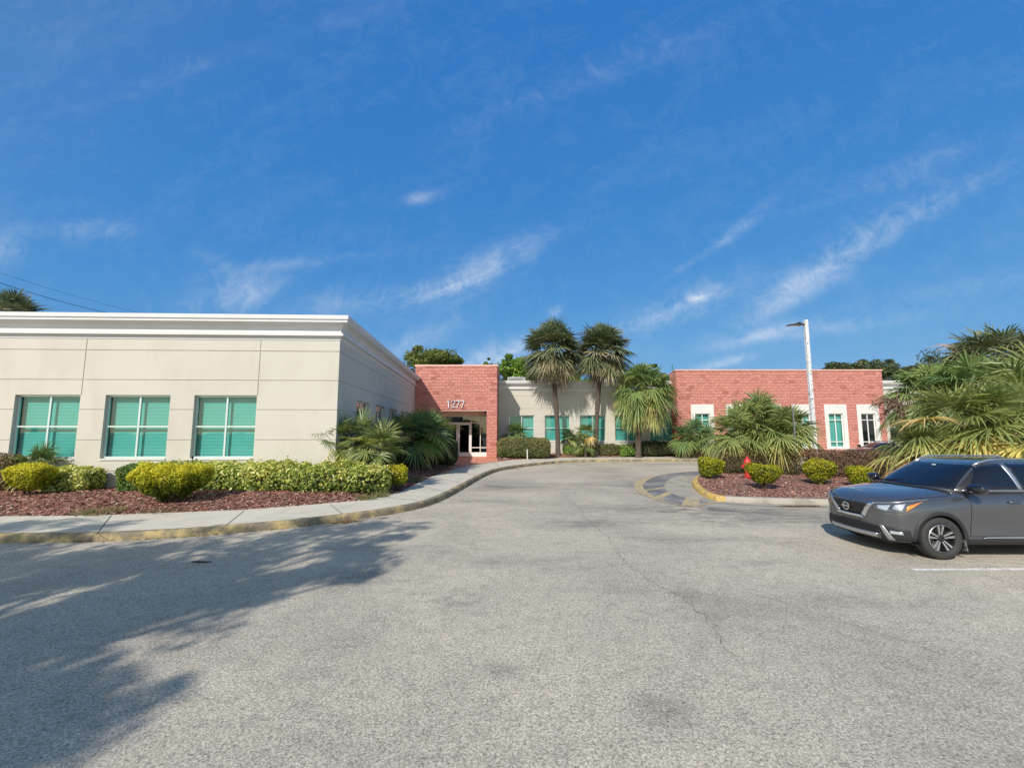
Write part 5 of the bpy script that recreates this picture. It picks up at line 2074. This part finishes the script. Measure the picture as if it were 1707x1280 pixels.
CLAD = mat('car_cladding', (.022, .023, .025), .6, var=(30, .2))
CGL = bpy.data.materials.new('car_glass')
CGL.use_nodes = True
_b = CGL.node_tree.nodes['Principled BSDF']
_b.inputs['Base Color'].default_value = (.006, .008, .016, 1)
_b.inputs['Roughness'].default_value = .02
_b.inputs['Specular IOR Level'].default_value = .75
CHR = mat('car_chrome', (.75, .75, .77), .12, 1.0)
SATIN = mat('car_satin_silver', (.50, .51, .53), .32, .85)
TYRE = mat('tyre_rubber', (.035, .034, .033), .75, var=(20, .25))
HLG = mat('headlight_clear', (.62, .66, .70), .08, .55, coat=1)
HLD = mat('headlight_dark', (.13, .135, .15), .14, .6, coat=1)
AMB = mat('amber_lens', (.85, .25, .02), .12, coat=1)
TAIL = mat('tail_lens', (.35, .01, .01), .15, coat=1)


def make_car(name, label, paint, loc, rz, roof_scale=1.0):
    root = thing(name, label, 'car', (0, 0, 0))
    ST = [(0.00, .34, .50, .72, .76), (0.03, .27, .62, .80, .845), (0.12, .24, .74, .865, .93), (0.30, .21, .825, .92, .985), (0.60, .20, .872, .965, 1.035),
          (1.00, .20, .88, 1.0, 1.085), (1.30, .20, .88, 1.02, 1.10), (2.0, .20, .88, 1.04, 1.10), (3.0, .20, .885, 1.07, 1.12), (3.7, .21, .88, 1.09, 1.14),
          (4.05, .25, .85, 1.08, 1.12), (4.22, .32, .79, 1.0, 1.05), (4.29, .40, .66, .92, .97)]
    V, Fc = [], []
    for (s, zb, w, zs, zt_) in ST:
        dk_ = 1 if 1.2 < s < 3.2 else .15
        half = [(0, zb), (w * .78, zb), (w - .05, zb + .03), (w - .006, zb + .12), (w - .040 * dk_, .50), (w + .004, zs - .235), (w - .016, zs - .10), (w - .10, zs + .0), (w * .60, zt_ - .012), (0, zt_)]
        sec = [(y, z) for y, z in half] + [(-y, z) for y, z in reversed(half[1:-1])]
        V.append([Vector((s + (.10 * (abs(y) / w) ** 2 if s < .2 else 0), y, z)) for y, z in sec])
    n = len(V[0])
    flat = [p for r in V for p in r]
    for i in range(len(V) - 1):
        for j in range(n):
            Fc.append((i * n + j, i * n + (j + 1) % n, (i + 1) * n + (j + 1) % n, (i + 1) * n + j))
    Fc.append(tuple(range(n)))
    Fc.append(tuple((len(V) - 1) * n + k for k in reversed(range(n))))
    mb = MB()
    mb.add(flat, Fc)
    body = mb.build('body', paint, root, smooth=True)
    md = body.modifiers.new('s', 'SUBSURF')
    md.levels = md.render_levels = 2
    bake(body)
    bvh = BVHTree.FromPolygons([v.co[:] for v in body.data.vertices], [p.vertices[:] for p in body.data.polygons])
    cut = MB()
    for s in (.84, 3.46):
        for sy in (-1, 1):
            cut.lathe([(0.0, sy * .60), (.365, sy * .60), (.365, sy * 1.2), (0.0, sy * 1.2)], 40, axis='y', c=(s, 0, .325))
    cu = cut.build('cutter', CLAD)
    md = body.modifiers.new('b', 'BOOLEAN')
    md.operation = 'DIFFERENCE'
    md.object = cu
    md.solver = 'EXACT'
    bake(body)
    bpy.data.objects.remove(cu)
    body.data.materials.clear()
    body.data.materials.append(paint)
    body.data.polygons.foreach_set('material_index', [0] * len(body.data.polygons))
    body.data.polygons.foreach_set('use_smooth', [True] * len(body.data.polygons))
    body.data.set_sharp_from_angle(angle=math.radians(38))

    # greenhouse
    rings = []
    for (z, sf, sr, w, k) in [(.98, .96, 4.05, .80, .14), (1.06, 1.02, 4.05, .815, .16), (1.12, 1.10, 4.02, .80, .17), (1.25, 1.29, 3.93, .755, .17), (1.38, 1.50, 3.82, .695, .16),
                              (1.46, 1.66, 3.74, .645, .15), (1.505, 1.80, 3.66, .60, .12), (1.535, 2.0, 3.50, .50, .08), (1.548, 2.3, 3.2, .30, .04)]:
        ring = []
        sc, a = (sf + sr) / 2, (sr - sf) / 2
        for i in range(56):
            th = 2 * PI * i / 56
            c_, s_ = math.cos(th), math.sin(th)
            x = sc + a * math.copysign(abs(c_) ** (2 / 7), c_)
            y = w * math.copysign(abs(s_) ** (2 / 5), s_)
            fw = max(0, (sc - x) / a)
            x += k * (abs(y) / w) ** 2 * fw ** 3
            ring.append(Vector((x, y, z if roof_scale == 1 else 1 + (z - 1) * roof_scale)))
        rings.append(ring)
    n = 56
    mb = MB()
    mb.add([p for r in rings for p in r], [(i * n + j, i * n + (j + 1) % n, (i + 1) * n + (j + 1) % n, (i + 1) * n + j) for i in range(len(rings) - 1) for j in range(n)]
           + [tuple((len(rings) - 1) * n + k for k in range(n)), tuple(reversed(range(n)))])
    cab = mb.build('cabin', paint, root, smooth=True)
    md = cab.modifiers.new('s', 'SUBSURF')
    md.levels = md.render_levels = 1
    bake(cab)
    cbvh = BVHTree.FromPolygons([v.co[:] for v in cab.data.vertices], [p.vertices[:] for p in cab.data.polygons])

    def rs(z):
        return z if roof_scale == 1 or z < 1 else 1 + (z - 1) * roof_scale

    def patch(pname, top, bot, d, m, tree_=None, off=.004, nu=24, nv=10, parent=root, thick=.0, y_sign=1, build=True, mbx=None):
        tree_ = tree_ or bvh
        d = Vector(d).normalized()
        T = [Vector((p[0], p[1] * 1, rs(p[2]))) for p in top]
        Bt = [Vector((p[0], p[1] * 1, rs(p[2]))) for p in bot]

        def samp(C, t):
            L = [0]
            for a, b in zip(C[:-1], C[1:]):
                L.append(L[-1] + (b - a).length)
            s = t * L[-1]
            for i in range(len(C) - 1):
                if s <= L[i + 1] + 1e-9:
                    return C[i].lerp(C[i + 1], (s - L[i]) / max(1e-9, L[i + 1] - L[i]))
            return C[-1]
        Pv = []
        last = None
        for j in range(nv + 1):
            for i in range(nu + 1):
                g = samp(T, i / nu).lerp(samp(Bt, i / nu), j / nv)
                if y_sign < 0:
                    g = Vector((g.x, -g.y, g.z))
                dd = Vector((d.x, d.y * y_sign, d.z))
                hit = tree_.ray_cast(g - dd * 1.2, dd)
                if hit[0] is None or (hit[0] - g).length > .45:
                    p = g
                    nn = -dd
                else:
                    p, nn = hit[0], hit[1]
                    if nn.dot(dd) > 0:
                        nn = -nn
                Pv.append(p + nn * off)
        F_ = [(j * (nu + 1) + i, j * (nu + 1) + i + 1, (j + 1) * (nu + 1) + i + 1, (j + 1) * (nu + 1) + i) for j in range(nv) for i in range(nu)]
        q = mbx or MB()
        q.add(Pv, F_)
        if not build:
            return q
        o = q.build(pname, m, parent, smooth=True)
        sd = o.modifiers.new('t', 'SOLIDIFY')
        sd.thickness = .006 + thick
        sd.offset = 0
        return o

    # glass
    patch('windshield', [(1.80, .54, 1.492), (1.70, .3, 1.492), (1.67, 0, 1.492), (1.70, -.3, 1.492), (1.80, -.54, 1.492)], [(1.22, .71, 1.09), (1.10, .4, 1.10), (1.05, 0, 1.10), (1.10, -.4, 1.10), (1.22, -.71, 1.09)], (.8, 0, -.6), CGL, cbvh, .004, 34, 14)
    for sy in (1, -1):
        patch('side_window', [(1.80, -.62, 1.455), (1.95, -.62, 1.478), (2.15, -.62, 1.485)], [(1.40, -.8, 1.085), (2.22, -.8, 1.09)], (0, 1, 0), CGL, cbvh, .004, y_sign=sy)
        patch('side_window', [(2.25, -.62, 1.485), (3.05, -.62, 1.475)], [(2.30, -.8, 1.09), (3.15, -.8, 1.11)], (0, 1, 0), CGL, cbvh, .004, y_sign=sy)
        patch('side_window', [(3.12, -.62, 1.465), (3.45, -.62, 1.42)], [(3.22, -.8, 1.13), (3.62, -.8, 1.20)], (0, 1, 0), CGL, cbvh, .004, y_sign=sy)
        patch('window_trim', [(1.34, -.8, 1.078), (3.65, -.8, 1.085)], [(1.34, -.8, 1.060), (3.65, -.8, 1.067)], (0, 1, 0), SATIN if sy else CLAD, cbvh, .006, 50, 2, y_sign=sy)
        patch('pillar_trim', [(2.16, -.62, 1.485), (2.24, -.62, 1.485)], [(2.23, -.8, 1.09), (2.29, -.8, 1.09)], (0, 1, 0), SATIN, cbvh, .003, 4, 10, y_sign=sy)
    for sy in (1, -1):
        patch('mirror_sail', [(1.70, -.66, 1.375), (1.715, -.66, 1.37)], [(1.30, -.8, 1.085), (1.43, -.8, 1.085)], (0, 1, 0), BLK, cbvh, .005, y_sign=sy)
    patch('rear_window', [(3.72, .5, 1.46), (3.76, 0, 1.46), (3.72, -.5, 1.46)], [(4.0, .62, 1.16), (4.03, 0, 1.16), (4.0, -.62, 1.16)], (-1, 0, -.2), CGL, cbvh, .004)
    patch('sticker', [(1.62, -.02, 1.435), (1.62, -.09, 1.435)], [(1.60, -.02, 1.415), (1.60, -.09, 1.415)], (.8, 0, -.6), mat('sticker_white', (.6, .65, .65), .5), cbvh, .009, 3, 2)
    # wiper cowl
    patch('cowl', [(1.17, .72, 1.09), (1.03, .3, 1.09), (1.0, 0, 1.09), (1.03, -.3, 1.09), (1.17, -.72, 1.09)], [(1.13, .74, 1.07), (.98, .3, 1.07), (.95, 0, 1.07), (.98, -.3, 1.07), (1.13, -.74, 1.07)], (.3, 0, -1), CLAD, bvh, .012, 30, 3)

    # front end
    G_ = lambda y: .03 + .16 * y * y
    def front(y, z):
        return (G_(y), y, z)
    patch('grille', [front(.40, .80), front(0, .80), front(-.40, .80)], [front(.23, .60), front(0, .60), front(-.23, .60)], (1, 0, 0), CLAD, bvh, .006, 20, 10)
    gm = MB()
    for k in range(7):
        z = .625 + k * .026
        hw = .235 + .155 * (z - .60) / .2
        patch('x', [front(hw, z + .007), front(0, z + .007), front(-hw, z + .007)], [front(hw, z), front(0, z), front(-hw, z)], (1, 0, 0), None, bvh, .014, 20, 1, build=False, mbx=gm)
    gg = gm.build('grille_bar', BLK, root)
    cm_ = MB()
    for sy in (1, -1):
        patch('x', [front(.42 * sy, .83), front(.49 * sy, .83)], [front(.235 * sy, .59), front(.30 * sy, .555)], (1, 0, 0), None, bvh, .018, 4, 12, build=False, mbx=cm_)
    patch('x', [front(.25, .60), front(0, .60), front(-.25, .60)], [front(.30, .555), front(0, .555), front(-.30, .555)], (1, 0, 0), None, bvh, .018, 16, 4, build=False, mbx=cm_)
    co_ = cm_.build('grille_surround', CHR, root, smooth=True)
    sd = co_.modifiers.new('t', 'SOLIDIFY')
    sd.thickness = .03
    sd.offset = -1
    # round badge with a crossing bar
    hit = bvh.ray_cast(Vector((-1, 0, .70)), Vector((1, 0, 0)))
    bxp = hit[0].x - .03
    bm_ = MB()
    pr = [(.052, 0), (.052, -.012), (.064, -.016), (.074, -.012), (.074, 0)]
    bm_.lathe(pr, 32, axis='x', c=(bxp, 0, .70))
    bm_.box(bxp - .020, bxp - .004, -.088, .088, .688, .712)
    bm_.build('badge', CHR, root)
    bk_ = MB()
    bk_.lathe([(0, 0.0), (.052, 0.0)], 24, axis='x', c=(bxp + .002, 0, .70))
    bk_.build('badge_backing', BLK, root)
    # lower intake, skid strip
    patch('lower_intake', [front(.60, .46), front(0, .475), front(-.60, .46)], [front(.54, .345), front(0, .345), front(-.54, .345)], (1, 0, 0), BLK, bvh, .004, 30, 6)
    for k in range(2):
        z = .375 + k * .04
        patch('intake_bar', [front(.56, z + .01), front(0, z + .012), front(-.56, z + .01)], [front(.56, z), front(0, z + .002), front(-.56, z)], (1, 0, 0), CLAD, bvh, .018, 24, 1)
    patch('bumper_lip', [front(.52, .335), front(0, .335), front(-.52, .335)], [front(.50, .27), front(0, .265), front(-.50, .27)], (1, 0, 0), SATIN, bvh, .008, 24, 4)
    for sy in (1, -1):
        # bezel, lamp and head light on each corner
        patch('fog_lamp_bezel', [(.14, -.56, .47), (.22, -.72, .47), (.36, -.83, .44)], [(.12, -.56, .27), (.22, -.70, .26), (.40, -.84, .27)], (.8, .6, 0), CLAD, bvh, .006, 16, 8, y_sign=sy)
        patch('bezel_trim', [(.11, -.55, .49), (.13, -.60, .49)], [(.17, -.64, .26), (.22, -.72, .26)], (.85, .5, 0), SATIN, bvh, .014, 4, 10, y_sign=sy)
        patch('fog_lamp', [(.20, -.66, .415), (.30, -.78, .41)], [(.20, -.66, .365), (.30, -.78, .365)], (.8, .6, 0), HLG, bvh, .016, 10, 4, y_sign=sy)
        hl = patch('headlight', [(.07, -.49, .815), (.15, -.68, .84), (.36, -.83, .885), (.66, -.88, .925)], [(.07, -.50, .745), (.12, -.62, .70), (.30, -.82, .71), (.62, -.88, .90)], (.70, .70, -.05), HLD, bvh, .007, 34, 10, y_sign=sy)
        patch('reflector', [(.10, -.55, .795), (.19, -.71, .82)], [(.10, -.57, .75), (.16, -.67, .725)], (.70, .70, -.05), HLG, bvh, .013, 10, 6, parent=hl, y_sign=sy)
        patch('reflector', [(.23, -.75, .83), (.34, -.82, .855)], [(.20, -.73, .765), (.29, -.80, .74)], (.70, .70, -.05), HLG, bvh, .013, 10, 6, parent=hl, y_sign=sy)
        patch('turn_signal', [(.36, -.83, .82), (.60, -.88, .90)], [(.33, -.83, .735), (.54, -.87, .875)], (.55, .83, -.05), AMB, bvh, .014, 12, 6, parent=hl, y_sign=sy)
        patch('light_trim', [(.07, -.49, .835), (.15, -.68, .858), (.36, -.83, .90), (.66, -.88, .935)], [(.07, -.49, .818), (.15, -.68, .842), (.36, -.83, .888), (.66, -.88, .927)], (.70, .70, -.05), SATIN, bvh, .010, 30, 2, parent=hl, y_sign=sy)
        # doors
        sm = MB()
        for pts in ([(1.33, 1.04), (1.36, .9), (1.34, .6), (1.30, .36)], [(2.24, 1.06), (2.27, .8), (2.26, .36)], [(3.22, 1.06), (3.16, .8), (3.0, .62)], [(1.30, .36), (2.26, .36), (3.0, .36)]):
            for a, b in zip(pts[:-1], pts[1:]):
                hor = abs(a[1] - b[1]) < .05
                dx_, dz_ = (0, .005) if hor else (.005, 0)
                patch('x', [(a[0] - dx_, -.88, a[1] - dz_), (b[0] - dx_, -.88, b[1] - dz_)], [(a[0] + dx_, -.88, a[1] + dz_), (b[0] + dx_, -.88, b[1] + dz_)], (0, 1, 0), None, bvh, .0015, 8, 1, build=False, mbx=sm, y_sign=sy)
        sm.build('door_seam', BLK, root)
        for s0 in (2.05, 3.0):
            hit = bvh.ray_cast(Vector((s0, -2 * sy, .90)), Vector((0, sy, 0)))
            y0 = hit[0].y
            hd_ = MB()
            hd_.tube([(s0 - .1, y0, .895), (s0 - .08, y0 - .035 * sy, .90), (s0 + .08, y0 - .035 * sy, .905), (s0 + .1, y0, .905)], .014, 8)
            hd_.build('door_handle', paint, root, smooth=True)
        patch('sill_cladding', [(1.22, -.88, .315), (3.08, -.88, .315)], [(1.22, -.86, .215), (3.08, -.86, .215)], (0, 1, 0), CLAD, bvh, .012, 40, 5, y_sign=sy)
        patch('sill_strip', [(1.55, -.88, .358), (3.0, -.88, .372)], [(1.48, -.88, .332), (3.02, -.88, .338)], (0, 1, 0), SATIN, bvh, .016, 30, 2, y_sign=sy)
        # wheel arch trims
        for sc_ in (.84, 3.46):
            am_ = MB()
            pts = []
            K_ = 36
            for i in range(K_ + 1):
                a = math.radians(-22 + 224 * i / K_)
                row = []
                for (r, off) in ((.363, .004), (.368, .020), (.41, .022), (.425, .004)):
                    x, z = sc_ + r * math.cos(a), .325 + r * math.sin(a)
                    hit = bvh.ray_cast(Vector((x, -2 * sy, z)), Vector((0, sy, 0)))
                    y = hit[0].y if hit[0] is not None and abs(hit[0].y) > .6 else -.86 * sy
                    row.append((x, y - off * sy, max(z, .20)))
                pts.append(row)
            Fq = [(i * 4 + j, i * 4 + j + 1, (i + 1) * 4 + j + 1, (i + 1) * 4 + j) for i in range(K_) for j in range(3)]
            am_.add([p for r in pts for p in r], Fq)
            am_.build('arch_trim', CLAD, root, smooth=True)
            ln_ = MB()
            ln_.lathe([(.362, -.85 * sy), (.362, -.60 * sy), (.0, -.60 * sy)], 32, axis='y', c=(sc_, 0, .325))
            # keep only the upper part of the liner
            keep = [f for f in ln_.f if sum(ln_.v[i][2] for i in f) / len(f) > .2]
            ln_.f = keep
            ln_.mi = [0] * len(keep)
            ln_.build('arch_liner', BLK, root)
            fp = MB()
            if sc_ < 2:
                fp.add([(sc_ + .35, -.868 * sy, .30), (sc_ + .35, -.70 * sy, .30), (sc_ + .375, -.70 * sy, .13), (sc_ + .375, -.868 * sy, .13)], [(0, 1, 2, 3)])
                o_ = fp.build('mud_flap', mat('mud_flap_grey', (.14, .14, .14), .6), root)
                sd = o_.modifiers.new('t', 'SOLIDIFY')
                sd.thickness = .02
        # roof rail
        rl = MB()
        def roofz(x, y):
            h_ = cbvh.ray_cast(Vector((x, y, 3)), Vector((0, 0, -1)))
            return h_[0].z if h_[0] is not None else 1.5
        rp = []
        for k in range(17):
            t = k / 16
            s = 1.80 + 1.95 * t
            yv = -.535 * sy
            lift_ = .032 * min(1, k / 2.5) * min(1, (16 - k) / 2.5)
            rp.append((s, yv, roofz(s, yv) + lift_ + .004))
        rl.tube(rp, [.016 + .006 * math.sin(PI * min(1, k / 4)) for k in range(17)], 8)
        rl.build('roof_rail', SATIN, root, smooth=True)
        # mirror
        mr = MB()
        M_ = Matrix.Translation((1.36, -.985 * sy, 1.115)) @ Matrix.Rotation(.12 * sy, 4, 'Z')
        Vm, Fm = [], []
        for j in range(9):
            th = PI * j / 8
            for i in range(20):
                a = 2 * PI * i / 20
                x = .085 * math.copysign(abs(math.sin(th) * math.cos(a)) ** .8, math.cos(a))
                yv = .135 * math.copysign(abs(math.cos(th)) ** .75, math.cos(th))
                zv = .080 * math.copysign(abs(math.sin(th) * math.sin(a)) ** .8, math.sin(a))
                if x > .05:
                    x = .05
                Vm.append(M_ @ Vector((x, yv, zv)))
        for j in range(8):
            for i in range(20):
                Fm.append((j * 20 + i, j * 20 + (i + 1) % 20, (j + 1) * 20 + (i + 1) % 20, (j + 1) * 20 + i))
        mr.add(Vm, Fm)
        mr.tube([(1.44, -.80 * sy, 1.045), (1.40, -.90 * sy, 1.06)], [.03, .025], 8)
        mr.build('wing_mirror', mat('mirror_black', (.008, .008, .009), .12, coat=1), root, smooth=True)
        patch('tail_light', [(4.05, -.86, 1.0), (4.26, -.55, 1.0)], [(4.05, -.86, .86), (4.28, -.50, .86)], (-.7, .7, 0), TAIL, bvh, .006, 12, 6, y_sign=sy)
    patch('rear_bumper', [(4.28, .6, .55), (4.3, 0, .55), (4.28, -.6, .55)], [(4.25, .6, .36), (4.28, 0, .36), (4.25, -.6, .36)], (-1, 0, 0), CLAD, bvh, .006, 20, 6)
    # hood seam and wipers
    hs = MB()
    for sy in (1, -1):
        pts = [(.16, -.52), (.26, -.70), (.6, -.765), (1.0, -.79), (1.15, -.76)]
        for a, b in zip(pts[:-1], pts[1:]):
            patch('x', [(a[0], a[1] - .004, 1.0), (b[0], b[1] - .004, 1.0)], [(a[0], a[1] + .004, 1.0), (b[0], b[1] + .004, 1.0)], (0, 0, -1), None, bvh, .0015, 8, 1, build=False, mbx=hs, y_sign=sy)
    hs.build('hood_seam', BLK, root)
    wm = MB()
    for (a, b) in [((1.08, .55, 1.115), (1.16, -.05, 1.155)), ((1.10, .02, 1.115), (1.24, -.55, 1.155))]:
        wm.tube([(a[0], a[1], rs(a[2])), (b[0], b[1], rs(b[2]))], .008, 6)
    wm.build('wiper', BLK, root)
    # wheels
    for sc_ in (.84, 3.46):
        for sy in (-1, 1):
            tm = MB()
            y0 = .775 * sy
            o_ = sy
            tm.lathe([(.215, y0 + .085 * o_), (.235, y0 + .105 * o_), (.29, y0 + .108 * o_), (.318, y0 + .095 * o_), (.327, y0 + .07 * o_), (.328, y0), (.327, y0 - .07 * o_), (.31, y0 - .10 * o_), (.215, y0 - .09 * o_)], 48, axis='y', c=(sc_, 0, .328))
            tm_o = tm.build('wheel', TYRE, root, smooth=True)
            rm = MB()
            rm.lathe([(.217, y0 + .088 * o_), (.205, y0 + .095 * o_), (.195, y0 + .07 * o_), (.19, y0 + .02 * o_), (.06, y0 + .02 * o_), (.0, y0 + .02 * o_)], 40, axis='y', c=(sc_, 0, .328))
            rm.build('rim_barrel', mat('rim_dark', (.02, .02, .022), .4, .4), tm_o, smooth=False)
            sk = MB()
            dk = MB()
            yo = y0 + .082 * o_
            for k in range(5):
                for dv in (-.17, .17):
                    a = 2 * PI * k / 5 + PI / 2 + dv
                    a2 = 2 * PI * k / 5 + PI / 2 + dv * 1.12
                    ri, ro = .055, .203
                    ca, sa = math.cos(a), math.sin(a)
                    cb_, sb_ = math.cos(a2), math.sin(a2)
                    wi, wo_ = .009, .018
                    c0 = Vector((sc_ + ri * math.cos(2 * PI * k / 5 + PI / 2 + dv * 1.6), 0, .328 + ri * math.sin(2 * PI * k / 5 + PI / 2 + dv * 1.6)))
                    c1 = Vector((sc_ + ro * cb_, 0, .328 + ro * sb_))
                    t = (c1 - c0).normalized()
                    nn = Vector((-t.z, 0, t.x))
                    P4 = [c0 - nn * wi, c0 + nn * wi, c1 + nn * wo_, c1 - nn * wo_]
                    Vf = [Vector((p.x, yo + (.006 * o_ if i > 1 else -.012 * o_), p.z)) for i, p in enumerate(P4)]
                    Vb = [Vector((p.x, yo - .035 * o_, p.z)) for p in P4]
                    sk.add(Vf + Vb, [(0, 1, 2, 3), (7, 6, 5, 4), (0, 4, 5, 1), (1, 5, 6, 2), (2, 6, 7, 3), (3, 7, 4, 0)])
            sk.build('rim_spokes', mat('rim_silver', (.62, .62, .63), .28, .9), tm_o)
            hb_ = MB()
            hb_.lathe([(.0, yo - .006 * o_), (.045, yo - .006 * o_), (.062, yo - .02 * o_), (.062, yo - .05 * o_)], 24, axis='y', c=(sc_, 0, .328))
            hb_.build('hub_cap', BLK, tm_o, smooth=True)
            rr_ = MB()
            rr_.lathe([(.205, yo + .012 * o_), (.217, yo + .010 * o_), (.218, yo - .01 * o_)], 48, axis='y', c=(sc_, 0, .328))
            rr_.build('rim_edge', MATS['rim_silver'], tm_o, smooth=True)
    un = MB()
    un.box(.25, 4.1, -.60, .60, .19, .30)
    un.build('underbody', BLK, root)
    root.location = loc
    root.rotation_euler = (0, 0, rz)
    return root


GREYP = car_paint('grey_car_paint', (.14, .146, .16), .7, .22)
wc = G(1574, 933)
make_car('parked_car', 'metallic dark grey crossover with black mirror and silver roof rails parked at the right edge', GREYP, (wc.x - .84, wc.y + .86, 0), 0)
make_car('parked_car', 'dark car mostly hidden behind the red-leaved hedge near the salmon block', car_paint('black_car_paint', (.03, .035, .04), .4, .3), (XY(1432, 24.5), 25.2, 0), 0, .72)
